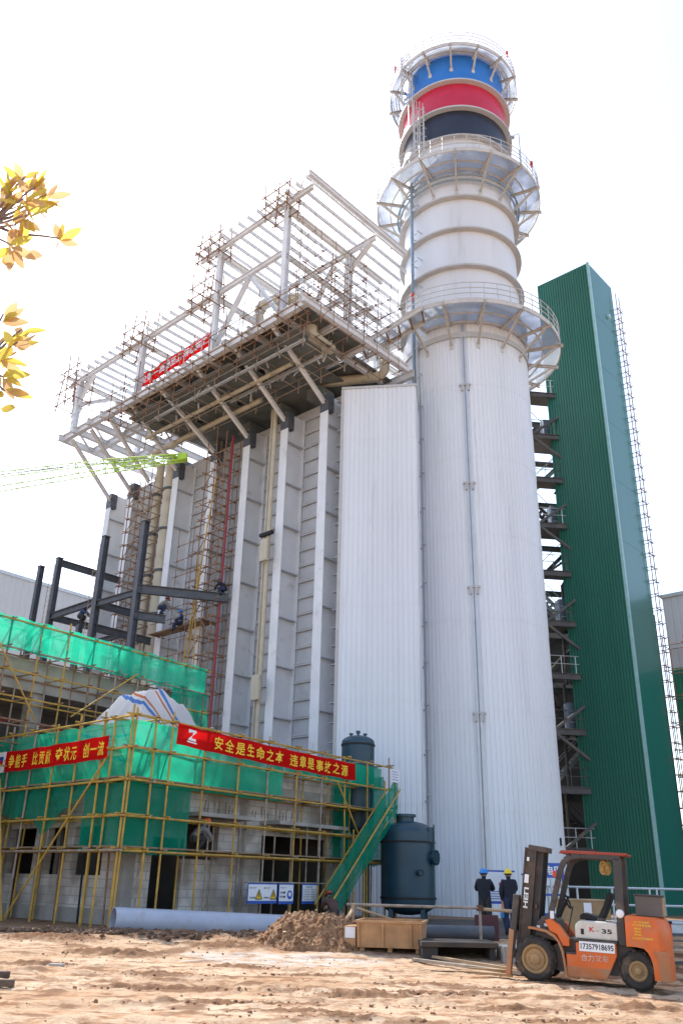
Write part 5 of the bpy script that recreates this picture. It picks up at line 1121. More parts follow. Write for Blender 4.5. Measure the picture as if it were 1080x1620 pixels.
# notice boards at the stack foot
def board(label, o, d, w, h, z, title=None, mark=False, legs=True):
    o, d = V(o), V(d).normalized(); nrm = V((d.y, -d.x, 0)); t = thing('notice_board', label, 'notice board', o, 'notice boards at the stack foot')
    x = MB(); x.obox(o + V((0, 0, z)), d * w, -nrm * .04, V((0, 0, h))); x.build('board_panel', M['paper'], t)
    x = MB(); x.obox(o + V((0, 0, z - .08)) - d * .02, d * (w + .04), -nrm * .06, V((0, 0, .079))); x.obox(o + V((0, 0, z + h + .001)) - d * .02, d * (w + .04), -nrm * .06, V((0, 0, .05))); x.build('board_frame', M['sign_blue'], t)
    if legs:
        x = MB()
        for f in (.08, .92): x.tube(o + d * w * f - nrm * .08 + V((0, 0, .2)), o + d * w * f - nrm * .08 + V((0, 0, z + h)), .03, 6)
        x.build('leg', M['galv'], t)
    if mark:
        c = o + d * w * .5 + nrm * .006 + V((0, 0, z + h * .60)); rr = min(w, h) * .28; x = MB()
        x.path([c + d * rr * math.cos(a * math.pi / 12) + V((0, 0, 1)) * rr * math.sin(a * math.pi / 12) for a in range(24)], .028, 5, closed=True); x.bar(c + (d * -.7 + V((0, 0, .7))) * rr, c + (d * .7 - V((0, 0, .7))) * rr, .02, .04)
        lettering(x, '严禁', o + d * w * .2 + nrm * .006 + V((0, 0, z + h * .12)), d, V((0, 0, 1)), w * .6, h * .16, .03); x.build('prohibition_mark', M['ink_red'], t)
    return t, o, d, nrm
t, o, d, nrm = board('white notice board with red print between the two standing workers', (4.85, 29.3, .27), (1, .12, 0), .95, .85, .85, mark=False)
x = MB(); lettering(x, '安全', o + d * .42 + nrm * .006 + V((0, 0, 1.20)), d, V((0, 0, 1)), .42, .22, .03); x.build('lettering', M['ink_red'], t)
x = MB()
for k in range(4): x.obox(o + d * .15 + nrm * .003 + V((0, 0, 1.12 - .07 * k)), d * .65, nrm * .004, V((0, 0, .02)))
x.build('print_line', M['sign_blue'], t)
t, o, d, nrm = board('tall narrow white board with red prohibition ring behind the forklift mast', (5.62, 27.3, .27), (1, .1, 0), .52, 1.25, .35, mark=True, legs=False)
t = thing('fire_post', 'blue fire equipment rack with white lettering behind the forklift cab', 'rack', V((6.9, 28.0, .27)))
o = V((5.80, 27.8, .27)); d = V((1, .1, 0)).normalized(); nrm = V((d.y, -d.x, 0))
x = MB(); x.obox(o + V((0, 0, 1.55)), d * 1.22, -nrm * .05, V((0, 0, .42))); x.build('header_panel', M['sign_blue'], t)
x = MB(); lettering(x, '江火电网', o + d * .06 + nrm * .006 + V((0, 0, 1.63)), d, V((0, 0, 1)), 1.1, .26, .02); x.build('lettering', M['letter_white'], t)
for f in (.03, .34, .66, .97):
    x = MB(); x.tube(o + d * 1.22 * f - nrm * .03 + V((0, 0, 0)), o + d * 1.22 * f - nrm * .03 + V((0, 0, 1.56)), .035, 8); x.build('post', M['sign_blue'] if f in (.03, .97) else M['galv'], t)
x = MB(); x.obox(o + V((0, 0, .5)), d * 1.2, -nrm * .04, V((0, 0, .08))); x.obox(o + V((0, 0, 1.05)), d * 1.2, -nrm * .04, V((0, 0, .06))); x.build('cross_bar', M['sign_blue'], t)
x = MB(); x.tube(o + d * .95 + nrm * .1, o + d * .95 + nrm * .02 + V((0, 0, 1.45)), .02, 6); x.tube(o + d * 1.1 + nrm * .1, o + d * 1.1 + nrm * .02 + V((0, 0, 1.4)), .02, 6); x.build('shovel_handle', M['wood'], t)

# ================================================================ forklift (x forward, y to its left, z up)
fk = thing('forklift_truck', 'muddy orange forklift truck with dark mast and overhead guard, facing left', 'forklift', (3.93, 17.92, 0), rot=(0, R(-1.9), R(157)))
orange = mat('forklift_orange', (.74, .14, .018), .45, 0, .12, 2.5, dirt=(.42, .22, .11), dirt_amt=.36, dscale=3.4, bump=.12, bscale=9)
muddy = mat('forklift_muddy_orange', (.50, .15, .045), .75, 0, .18, 3, dirt=(.38, .235, .13), dirt_amt=.62, dscale=2.2, bump=.2)
white = mat('forklift_white', (.66, .62, .55), .45, 0, .06, 3, dirt=(.45, .33, .22), dirt_amt=.22, dscale=3)
dark = mat('forklift_dark_grey', (.060, .050, .046), .5, 0, .18, 3, dirt=(.22, .13, .08), dirt_amt=.26, dscale=3)
mastm = mat('forklift_mast', (.085, .062, .050), .55, .1, .2, 3, dirt=(.30, .175, .09), dirt_amt=.30, dscale=2)
tyre = mat('forklift_tyre', (.045, .038, .033), .9, 0, .25, 5, dirt=(.25, .165, .105), dirt_amt=.35, dscale=3, bump=.3)
rimm = mat('forklift_rim', (.36, .22, .10), .7, 0, .2, 4, dirt=(.26, .16, .085), dirt_amt=.4, dscale=5)
guardc = mat('guard_top_paint', (.36, .055, .03), .6, 0, .2, 3, dirt=MUD, dirt_amt=.25)
def pr(mb, poly, y0, y1): mb.prism([(p[0], p[1]) for p in poly], (0, y0, 0), (1, 0, 0), (0, 0, 1), (0, y1 - y0, 0)); return mb
def wheel(cx, cy, r, w, side, rr):
    c = V((cx, cy, r)); ax = V((0, side, 0)); x = MB()
    x.lathe([(rr, -w / 2), (r - .06, -w / 2), (r - .012, -w / 2 + .035), (r, -w / 2 + .07), (r, w / 2 - .07), (r - .012, w / 2 - .035), (r - .06, w / 2), (rr + .01, w / 2), (rr, w / 2 - .02), (rr, -w / 2)], c, 48, axis=ax)
    for k in range(22):
        a = 2 * math.pi * k / 22; s_ = 1 if k % 2 else -1; d = V((math.cos(a), 0, math.sin(a))); tt = V((-math.sin(a), 0, math.cos(a)))
        x.obox(c + d * (r - .012) - tt * .025 + ax * (s_ * w * .27 - w * .235), tt * .05, d * .024, ax * w * .47)
    wt = x.build('wheel', tyre, fk, smooth=True)
    x = MB(); o_ = w / 2
    x.lathe([(rr, o_ - .02), (rr - .02, o_ - .005), (rr - .045, o_ - .01), (rr - .06, o_ - .05), (rr * .72, o_ - .055), (rr * .68, o_ - .04), (rr * .36, o_ - .035), (rr * .34, o_ + .0), (rr * .16, o_ + .01), (.001, o_ + .012)], c, 40, axis=ax)
    x.lathe([(rr, -o_ + .03), (.001, -o_ + .05)], c, 24, axis=ax)
    rm = x.build('rim', rimm, wt, smooth=True)
    x = MB()
    for k in range(8):
        a = 2 * math.pi * k / 8; p = c + V((math.cos(a), 0, math.sin(a))) * rr * .48 + ax * (o_ - .05); x.tube(p, p + ax * .025, .012, 6)
    x.tube(c + V((-rr * .62, 0, -.02)) + ax * (o_ - .06), c + V((-rr * .62, 0, -.02)) + ax * (o_ - .02), .022, 6); x.build('wheel_nut', rimm, wt)
for sd_ in (1, -1): wheel(0, sd_ * .47, .372, .26, sd_, .245); wheel(-1.78, sd_ * .44, .318, .19, sd_, .165)
# chassis, fenders, body
for sd_ in (1, -1):
    def yy(a, b_): return (a, b_) if sd_ > 0 else (-b_, -a)
    x = MB(); arc = [(.47 * math.cos(a), .372 + .47 * math.sin(a)) for a in [R(78) + (R(192) - R(78)) * k / 10 for k in range(11)]]
    arc = [(.10, .90), (-.02, .89), (-.22, .86), (-.38, .79), (-.46, .68), (-.52, .52), (-.55, .34), (-.57, .16)]
    inn = [(p[0] + .035 * (1 if i > 2 else .2), p[1] - (.035 if i < 4 else 0)) for i, p in enumerate(arc)]
    pr(x, arc + inn[::-1], *yy(.30, .60)); x.build('fender', muddy, fk)
    x = MB(); pr(x, [(-.56, .50), (-.74, .50), (-.74, .70), (-1.44, .72), (-1.44, .52), (-1.26, .15), (-.57, .15)], *yy(.46, .565)); x.build('side_panel', orange, fk, bevel=.015)
    x = MB(); pr(x, [(-.565, .14), (-1.25, .14), (-1.335, .31), (-.56, .31)], *yy(.50, .575)); x.build('mud_skirt', muddy, fk, bevel=.012)
    x = MB(); pr(x, [(-.50, .62), (-.40, .80), (-.28, .84), (-.20, 1.02), (-.30, 1.06), (-.46, .95), (-.62, .74), (-.62, .62)], *yy(.36, .54)); x.build('front_cowl', orange, fk, bevel=.012)
x = MB(); pr(x, [(-.42, .2), (-1.9, .2), (-1.9, .6), (-1.45, .745), (-.56, .745), (-.30, .6), (.0, .5), (.1, .3)], -.40, .40); x.build('chassis', dark, fk)
x = MB(); pr(x, [(-.56, .50), (-.74, .50), (-.74, .53), (-.56, .53)], -.56, .56); x.build('step', dark, fk)
x = MB(); pr(x, [(-.73, .76), (-.73, .94), (-.745, 1.0), (-.79, 1.045), (-.86, 1.06), (-1.47, 1.06), (-1.47, .76)], -.50, .50); x.build('hood', white, fk, bevel=.03, seg=3)
x = MB(); pr(x, [(-.70, .725), (-1.46, .725), (-1.46, .755), (-.70, .755)], -.57, .57); x.build('hood_sill', dark, fk)
x = MB(); x.box((-.86, .505, .88), (.05, .02, .09)); x.build('hood_latch', M['black'], fk)
x = MB(); pr(x, [(-1.475, .74), (-1.475, 1.16), (-1.60, 1.16), (-1.61, .70), (-1.50, .70)], -.5, .5); x.build('rear_panel', dark, fk, bevel=.01)
# counterweight
def arcp(cx, cz, r, a0, a1, n): return [(cx + r * math.cos(R(a0 + (a1 - a0) * k / n)), cz + r * math.sin(R(a0 + (a1 - a0) * k / n))) for k in range(n + 1)]
cw = MB(); prof = [(-1.62, .70), (-1.62, 1.17), (-1.66, 1.20), (-2.24, 1.19), (-2.31, 1.15), (-2.36, 1.0), (-2.375, .86), (-2.36, .66), (-2.375, .40), (-2.37, .20), (-2.17, .20), (-2.16, .36)] + arcp(-1.78, .33, .39, 0 + 178, 60 + 0, 1)[:0] + [(-2.145, .45), (-2.10, .55), (-2.02, .63), (-1.92, .685), (-1.80, .70)]
n = len(prof); ys = [-.60, -.585, -.52, -.3, 0, .3, .52, .585, .60]; vs = []
for y in ys:
    k = (abs(y) / .60); pull = .20 * k ** 3.2
    for px, pz in prof: vs.append((px + pull * max(0, (-1.9 - px) / .47), y, pz - (.03 if abs(y) > .59 and pz > 1.1 else 0)))
cw.add(vs, [(j * n + i, j * n + (i + 1) % n, (j + 1) * n + (i + 1) % n, (j + 1) * n + i) for j in range(len(ys) - 1) for i in range(n)] + [tuple(range(n - 1, -1, -1)), tuple(range((len(ys) - 1) * n, len(ys) * n))])
cwo = cw.build('counterweight', orange, fk, smooth=40)
x = MB(); pr(x, [(-2.155, .19), (-2.33, .19), (-2.345, .60), (-2.30, .66), (-2.05, .66), (-2.13, .52)], .44, .607); x.build('tail_skirt', muddy, fk, bevel=.01); x = MB(); pr(x, [(-2.155, .19), (-2.33, .19), (-2.345, .60), (-2.30, .66), (-2.05, .66), (-2.13, .52)], -.607, -.44); x.build('tail_skirt', muddy, fk, bevel=.01)
# overhead guard
x = MB(); pr(x, [(-.50, 2.19), (-.54, 2.245), (-1.72, 2.235), (-1.72, 2.205), (-1.66, 2.19)], -.52, .52)
x.build('guard_roof', guardc, fk, bevel=.006)
for sd_ in (1, -1):
    c = .46 * sd_; x = MB(); pts = [(-.26, .98), (-.36, 1.35), (-.47, 1.75), (-.53, 1.95), (-.60, 2.07), (-.72, 2.14), (-.90, 2.165), (-1.60, 2.15)]
    for (a, b_), (e, f) in zip(pts, pts[1:]): x.bar((a, c, b_), (e, c, f), .09, .11, up=(0, 1, 0)) if False else x.bar((a, c, b_), (e, c, f), .10, .10)
    x.build('guard_front_leg', dark, fk, bevel=.012)
    x = MB(); pr(x, [(-1.47, 1.16), (-1.61, 1.16), (-1.62, 2.14), (-1.47, 2.15)], c - .05, c + .05); x.build('guard_rear_leg', dark, fk, bevel=.012)
x = MB()
for k in range(5): x.box((-.68 - .2 * k, 0, 2.165), (.05, .86, .04))
x.build('guard_bar', dark, fk)
# seat, steering, levers, dash
x = MB(); pr(x, [(-.78, 1.07), (-.80, 1.15), (-.86, 1.18), (-1.10, 1.14), (-1.16, 1.10), (-1.16, 1.07)], -.24, .24); x.build('seat', M['black'], fk, bevel=.025, seg=3)
x = MB(); pr(x, [(-1.10, 1.12), (-1.22, 1.10), (-1.40, 1.50), (-1.36, 1.55), (-1.30, 1.54), (-1.22, 1.32)], -.23, .23); x.build('backrest', M['black'], fk, bevel=.025, seg=3)
x = MB(); x.box((-1.15, 0, 1.09), (.10, .5, .06)); x.build('seat_base', dark, fk)
x = MB(); pr(x, [(.02, .72), (-.02, .96), (-.12, 1.08), (-.28, 1.12), (-.40, 1.02), (-.46, .80), (-.5, .66)], -.40, .40); x.build('dashboard', dark, fk, bevel=.02)
x = MB(); x.tube((-.30, 0, 1.02), (-.52, 0, 1.34), .035, 8); x.path([V((-.54, 0, 1.36)) + V((.10 * math.cos(a) * .55, .17 * math.sin(a), .12 * math.cos(a))) * 1.0 for a in [2 * math.pi * k / 20 for k in range(20)]], .018, 6, closed=True); x.box((-.54, 0, 1.36), (.02, .3, .04)); x.build('steering_wheel', M['black'], fk)
x = MB()
for k in range(3): x.tube((-.34, -.25 - .06 * k, 1.05), (-.50, -.27 - .06 * k, 1.40), .010, 5); x.tube((-.50, -.27 - .06 * k, 1.40), (-.51, -.27 - .06 * k, 1.44), .022, 6)
x.tube((-.56, .30, .80), (-.68, .27, 1.28), .012, 5); x.build('lever', M['black'], fk)
x = MB(); x.tube((-.42, .50, 1.62), (-.42, .58, 1.62), .012, 5); x.box((-.42, .60, 1.82), (.06, .07, .11)); x.build('signal_lamp', M['lamp_red'], fk, bevel=.008)
x = MB(); x.lathe([(.001, .05), (.065, .04), (.075, .0)], (-1.54, .51, 1.215), 16, axis=(0, 1, 0)); x.build('rear_lamp', M['letter_white'], fk, smooth=True)
# mast, tilted back
ta = R(6.4); md, mu = V((math.cos(ta), 0, math.sin(ta))), V((-math.sin(ta), 0, math.cos(ta))); mo = V((.245, 0, .17))
def mp_(a, y, h): return mo + md * a + V((0, y, 0)) + mu * h
for sd_ in (1, -1):
    x = MB(); c = .33 * sd_
    x.obox(mp_(-.07, c - .0125, 0), md * .22, V((0, .025, 0)), mu * 2.10); x.obox(mp_(-.07, c - .05, 0), md * .022, V((0, .10, 0)), mu * 2.10); x.obox(mp_(.128, c - .05, 0), md * .022, V((0, .10, 0)), mu * 2.10)
    x.build('outer_mast', mastm, fk)
    x = MB(); c = .25 * sd_
    x.obox(mp_(-.19, c - .012, .1), md * .26, V((0, .024, 0)), mu * 2.0); x.obox(mp_(-.19, c - .04, .1), md * .02, V((0, .08, 0)), mu * 2.0); x.build('inner_mast', dark, fk)
    x = MB(); x.tube(mp_(-.16, .17 * sd_, .1), mp_(-.16, .17 * sd_, 1.3), .055, 10); x.tube(mp_(-.16, .17 * sd_, 1.3), mp_(-.16, .17 * sd_, 2.0), .035, 10); x.build('lift_cylinder', M['black'], fk, smooth=True)
    x = MB(); x.tube((.10, .20 * sd_, .62), (-.35, .22 * sd_, .72), .04, 8); x.build('tilt_cylinder', dark, fk)
    x = MB(); x.obox(mp_(.155, .06 * sd_ if sd_ > 0 else -.12, .32), md * .02, V((0, .06, 0)), mu * 1.5); x.build('lift_chain', M['coupler'], fk)
for a_, w_, h_, t_ in ((-.24, .33, 2.06, .10), (-.16, .05, 1.05, .08), (-.08, .06, .12, .12)): x = MB(); x.obox(mp_(a_, -.37, h_), md * w_, V((0, .74, 0)), mu * t_); x.build('mast_crosshead', mastm, fk, bevel=.01)
x = MB()
for h in (.16, .62): x.obox(mp_(.17, -.50, h), md * .05, V((0, 1.0, 0)), mu * .12)
for sd_ in (-.46, -.16, .12, .42): x.obox(mp_(.18, sd_, .2), md * .03, V((0, .05, 0)), mu * .95)
x.obox(mp_(.175, -.50, 1.10), md * .045, V((0, 1.0, 0)), mu * .06); x.build('carriage', dark, fk)
x = MB(); x.obox(mp_(.17, .28, .62), md * .11, V((0, .24, 0)), mu * .62); x.build('side_shifter', dark, fk, bevel=.02); x = MB(); x.obox(mp_(.17, -.52, .62), md * .11, V((0, .24, 0)), mu * .62); x.build('side_shifter', dark, fk, bevel=.02)
for sd_ in (.34, -.44):
    x = MB(); x.obox(mp_(.225, sd_, -.12), md * .05, V((0, .11, 0)), mu * .86); x.add([V((.46, sd_, .025)), V((.46, sd_ + .11, .025)), V((1.5, sd_ + .085, .03)), V((1.5, sd_ + .025, .03)), V((.46, sd_, .075)), V((.46, sd_ + .11, .075)), V((1.5, sd_ + .085, .045)), V((1.5, sd_ + .025, .045))], [(0, 3, 2, 1), (4, 5, 6, 7), (0, 1, 5, 4), (1, 2, 6, 5), (2, 3, 7, 6), (3, 0, 4, 7)]); x.build('fork', rimm, fk)
x = MB(); x.obox(mp_(.21, .40, -.12), md * .09, V((0, .13, 0)), mu * .75); x.build('fork_guard', muddy, fk)
# markings (near side = +y)
def onside(mb, body, x0, z0, w, h, y, bold=0.0): lettering(mb, body, (x0, y, z0), (-1, 0, 0), (0, 0, 1), w, h, bold)
x = MB(); x.add([(-.80, .578, .565), (-1.415, .578, .565), (-1.415, .578, .725), (-.80, .578, .725)], [(0, 1, 2, 3)]); x.build('number_plate', M['letter_white'], fk)
x = MB(); onside(x, '17357918695', -.825, .60, .57, .095, .580, .02); x.build('plate_lettering', M['ink'], fk)
x = MB(); onside(x, '合力叉车', -.82, .41, .48, .11, .5785, .0); x.build('side_lettering', mat('worn_white_letters', (.62, .55, .45), .7, 0, .3, 9), fk)
x = MB(); onside(x, 'K', -.985, .885, .09, .08, .503, .03); x.build('logo_lettering', M['ink_red'], fk)
x = MB(); x.box((-1.12, .503, .905), (.07, .003, .006)); onside(x, '35', -1.20, .87, .18, .075, .503, .03); x.build('model_lettering', M['ink'], fk)
x = MB()
for k, (a, b_, w) in enumerate(((-1.77, 1.085, .26), (-1.74, 1.035, .32))): onside(x, '合力叉车租赁' if k == 0 else '专业维修出租', a, b_, w, .036, .604, .01)
for k in range(3): onside(x, ('装卸', '搬运', '吊装')[k], -1.77, .98 - .048 * k, .12, .034, .604, .01)
onside(x, '17357918695', -1.74, .825, .34, .034, .604, .01); x.build('advert_lettering', M['letter_yellow'], fk)
x = MB()
L_ = mo + V((0, .345, 0)); q = V((0, .3805, 0))
def onmast(mb, body, h0, w, ht): lettering(mb, body, mp_(.105, .3805, h0), mu, -md, w, ht, .03)
onmast(x, 'HELI', 1.03, .36, .085)
x.obox(mp_(.035, .380, 1.47), md * .08, V((0, .002, 0)), mu * .15); x.obox(mp_(.05, .380, 1.86), md * .045, V((0, .002, 0)), mu * .07); x.build('mast_lettering', M['letter_white'], fk)
for sd_ in (1,):
    x = MB()
    for a, h, w, ht in ((-.33, 1.12, .07, .13), (-.20, .94, .08, .05), (-.05, .90, .06, .04)): x.box((a, .515 if h > 1 else .405, h), (w, .004, ht))
    x.build('warning_sticker', M['paper'], fk)
# grey metal box on the counterweight, rope coil on the guard
tb = thing('metal_box', 'grey brown metal box standing on top of the forklift counterweight', 'box', fk.matrix_basis @ V((0, 0, 0)), rot=(0, R(-1.9), R(157)))
tb.location = (3.93, 17.92, 0)
x = MB(); x.box((-2.03, .10, 1.365), (.46, .56, .33)); x.build('box_body', mat('box_grey', (.125, .10, .088), .6, 0, .12, 3, dirt=(.25, .17, .11), dirt_amt=.25), tb, bevel=.008)
x = MB(); x.box((-2.03, .10, 1.545), (.50, .60, .025)); x.build('lid', dark, tb, bevel=.004)
x = MB(); x.box((-2.275, .10, 1.365), (.03, .5, .30)); x.build('end_board', M['wood'], tb)
x = MB()
for k in range(5): x.path([V((-1.36 + .02 * k, .36 + .01 * k, 1.97)) + V((.055 * math.cos(a), .02 * math.sin(a * 2 + k), .11 * math.sin(a))) for a in [2 * math.pi * i / 18 for i in range(18)]], .016, 5, closed=True)
x.path([(-1.36, .36, 2.07), (-1.36, .36, 2.16)], .012, 5)
o = x.build('rope_coil', mat('rope', (.42, .26, .08), .9, 0, .2, 20), None); o.location = (3.93, 17.92, 0); o.rotation_euler = (0, R(-1.9), R(157)); setp(o, 'yellow brown rope coil hanging under the forklift overhead guard', 'rope')
# ================================================================ people
skin_m = mat('skin', (.36, .20, .13), .55, 0, .08, 8)
shoe_m = mat('dark_shoe', (.03, .027, .024), .7, 0, .2, 8)
def human(label, loc, rz, jacket, trouser, helmet, J=None, fingers=True):
    """facing local +y; joints may be overridden in J; one skinned surface for the body"""
    P = dict(pelvis=(0, 0, .95), waist=(0, .0, 1.08), chest=(0, -.01, 1.27), neck0=(0, -.015, 1.44), neck=(0, 0, 1.51), head=(0, .025, 1.60), crown=(0, .01, 1.68),
             nose=(0, .125, 1.60), earL=(-.085, .02, 1.60), earR=(.085, .02, 1.60),
             shL=(-.175, -.01, 1.40), elL=(-.24, -.02, 1.13), wrL=(-.24, .06, .88), shR=(.175, -.01, 1.40), elR=(.24, -.02, 1.13), wrR=(.24, .06, .88),
             hipL=(-.095, 0, .90), knL=(-.098, .02, .49), anL=(-.095, -.02, .09), toeL=(-.11, .16, .045), hipR=(.095, 0, .90), knR=(.098, .02, .49), anR=(.095, -.02, .09), toeR=(.11, .16, .045))
    P.update(J or {})
    rad = dict(pelvis=.165, waist=.16, chest=.185, neck0=.075, neck=.058, head=.092, crown=.072, nose=.016, earL=.018, earR=.018, shL=.098, elL=.070, wrL=.042, shR=.098, elR=.070, wrR=.042,
               hipL=.128, knL=.104, anL=.080, toeL=.042, hipR=.128, knR=.104, anR=.080, toeR=.042)
    bones = [('pelvis', 'waist', 0), ('waist', 'chest', 0), ('chest', 'neck0', 0), ('neck0', 'neck', 2), ('neck', 'head', 2), ('head', 'crown', 2), ('head', 'nose', 2), ('head', 'earL', 2), ('head', 'earR', 2)]
    for s in 'LR': bones += [('neck0' if False else 'chest', 'sh' + s, 0), ('sh' + s, 'el' + s, 0), ('el' + s, 'wr' + s, 0), ('pelvis', 'hip' + s, 1), ('hip' + s, 'kn' + s, 1), ('kn' + s, 'an' + s, 1), ('an' + s, 'toe' + s, 3)]
    names = list(P); V_ = [V(P[k]) for k in names]; rd = [rad[k] for k in names]; ix = {k: i for i, k in enumerate(names)}; E_ = [(ix[a], ix[b_], m) for a, b_, m in bones]
    for s in 'LR':       # palm, four fingers of different length and a thumb from the palm's side
        w = V(P['wr' + s]); d = (w - V(P['el' + s])).normalized(); side = d.cross(V((0, 0, 1)) if abs(d.z) < .8 else V((0, 1, 0))).normalized(); cur = d.cross(side).normalized()
        palm = len(V_); V_.append(w + d * .075); rd.append(.034); E_.append((ix['wr' + s], palm, 2))
        if fingers:
            for k, ln in enumerate((.062, .074, .070, .052)):
                b0 = len(V_); base = w + d * .10 + side * (.030 - .020 * k); V_.append(base); rd.append(.012); V_.append(base + d * ln * .5 + cur * .010); rd.append(.0095); V_.append(base + d * ln * .85 + cur * .030); rd.append(.0085)
                E_ += [(palm, b0, 2), (b0, b0 + 1, 2), (b0 + 1, b0 + 2, 2)]
            b0 = len(V_); base = w + d * .045 + side * .036; V_.append(base); rd.append(.013); V_.append(base + d * .035 + side * .020 + cur * .015); rd.append(.011); V_.append(base + d * .06 + side * .018 + cur * .03); rd.append(.009); E_ += [(palm, b0, 2), (b0, b0 + 1, 2), (b0 + 1, b0 + 2, 2)]
    me = bpy.data.meshes.new('body'); me.from_pydata([tuple(v) for v in V_], [(a, b_) for a, b_, m in E_], [])
    o = bpy.data.objects.new('body', me); col.objects.link(o)
    sk = o.modifiers.new('skin', 'SKIN'); sk.use_smooth_shade = True
    for i, v in enumerate(me.skin_vertices[0].data): v.radius = (rd[i], rd[i]); v.use_root = (i == 0)
    me.skin_vertices[0].data[ix['chest']].radius = (.20, .145); me.skin_vertices[0].data[ix['waist']].radius = (.175, .135); me.skin_vertices[0].data[ix['pelvis']].radius = (.18, .14)
    sb = o.modifiers.new('sub', 'SUBSURF'); sb.levels = 2; sb.render_levels = 2
    dg = bpy.context.evaluated_depsgraph_get(); m2 = bpy.data.meshes.new_from_object(o.evaluated_get(dg)); bpy.data.objects.remove(o)
    m2.name = 'body'; m2.materials.clear()
    for mm in (jacket, trouser, skin_m, shoe_m): m2.materials.append(mm)
    segs = [(V_[a], V_[b_], m, (rd[a] + rd[b_]) / 2) for a, b_, m in E_]
    for p in m2.polygons:
        c = p.center; best = None
        for a, b_, m, r_ in segs:
            ab = b_ - a; f = max(0, min(1, (c - a).dot(ab) / max(1e-9, ab.length_squared))); dd = (c - a - ab * f).length - r_
            if best is None or dd < best[0]: best = (dd, m)
        p.material_index = best[1]
    m2.shade_smooth()
    t = thing('person', label, 'person', loc, 'workers in hard hats', rot=(0, 0, rz)); b_ = bpy.data.objects.new('body', m2); col.objects.link(b_); b_.parent = t
    # hair and hard hat follow the head
    hd = V(P['head']); up = (V(P['crown']) - V(P['neck'])).normalized(); cc = hd + up * .045
    fw = (V(P['nose']) - hd).normalized(); rt = fw.cross(up).normalized(); fw = up.cross(rt)
    def loc_(a, b2, h): return cc + rt * a + fw * b2 + up * h
    x = MB(); n = 20; vs = []
    for j in range(6):
        th = math.pi / 2 * j / 5
        for i in range(n):
            a = 2 * math.pi * i / n; k = max(.02, math.cos(th)); vs.append(loc_(.118 * k * math.cos(a), .138 * k * math.sin(a) - .005, .125 * math.sin(th)))
    x.add(vs, [(j * n + i, j * n + (i + 1) % n, (j + 1) * n + (i + 1) % n, (j + 1) * n + i) for j in range(5) for i in range(n)])
    vs = []
    for rr, hh in ((1.0, .0), (1.0, .012), (1.14, -.012), (1.14, -.020)):
        for i in range(n):
            a = 2 * math.pi * i / n; pk = 1 + .22 * max(0, math.sin(a)) ** 3 * (rr > 1.05); vs.append(loc_(.118 * rr * math.cos(a), .138 * rr * pk * math.sin(a) - .005, hh))
    x.add(vs, [(j * n + i, j * n + (i + 1) % n, (j + 1) * n + (i + 1) % n, (j + 1) * n + i) for j in range(3) for i in range(n)])
    x.bar(loc_(0, -.11, .085), loc_(0, .11, .085), .03, .09, up=up) if False else None
    x.build('hard_hat', helmet, t, smooth=60)
    x = MB(); vs = []
    for hh, k in ((.005, 1.0), (-.03, .99), (-.065, .92)):
        for i in range(11):
            a = math.pi + math.pi * i / 10; vs.append(loc_(.103 * k * math.cos(a), .112 * k * math.sin(a), hh))
    x.add(vs, [(j * 11 + i, j * 11 + i + 1, (j + 1) * 11 + i + 1, (j + 1) * 11 + i) for j in range(2) for i in range(10)]); x.build('hair', shoe_m, t, smooth=60)
    return t
navy = mat('dark_navy_jacket', (.012, .014, .024), .85, 0, .3, 5, bump=.3); charc = mat('charcoal_trousers', (.035, .034, .036), .85, 0, .25, 5, bump=.3)
jean = mat('dark_blue_trousers', (.02, .03, .07), .85, 0, .25, 5); grey = mat('grey_workwear', (.20, .20, .20), .85, 0, .2, 5); bluew = mat('blue_workwear', (.03, .06, .14), .85, 0, .2, 5)
hb_, hy, ho, hr_ = [mat(n_, c_, .35, 0, .05, 3) for n_, c_ in (('blue_hard_hat', (.02, .22, .62)), ('yellow_hard_hat', (.75, .55, .02)), ('orange_hard_hat', (.70, .12, .02)), ('red_hard_hat', (.5, .03, .02)))]
human('person in dark jacket and blue hard hat, arms folded, back turned, near the notice board', (4.45, 27.2, .27), R(-14), navy, charc, hb_, dict(elL=(-.25, .10, 1.18), wrL=(-.02, .24, 1.20), elR=(.27, .08, 1.19), wrR=(.06, .27, 1.24), nose=(.03, .12, 1.60)))
p2_ = human('person in dark jacket and yellow hard hat partly hidden by the forklift mast', (5.12, 26.9, .27), R(4), navy, jean, hy, dict(elL=(-.25, -.03, 1.14), wrL=(-.20, .02, .90), elR=(.24, .12, 1.18), wrR=(.10, .28, 1.25), knL=(-.13, .05, .48)))
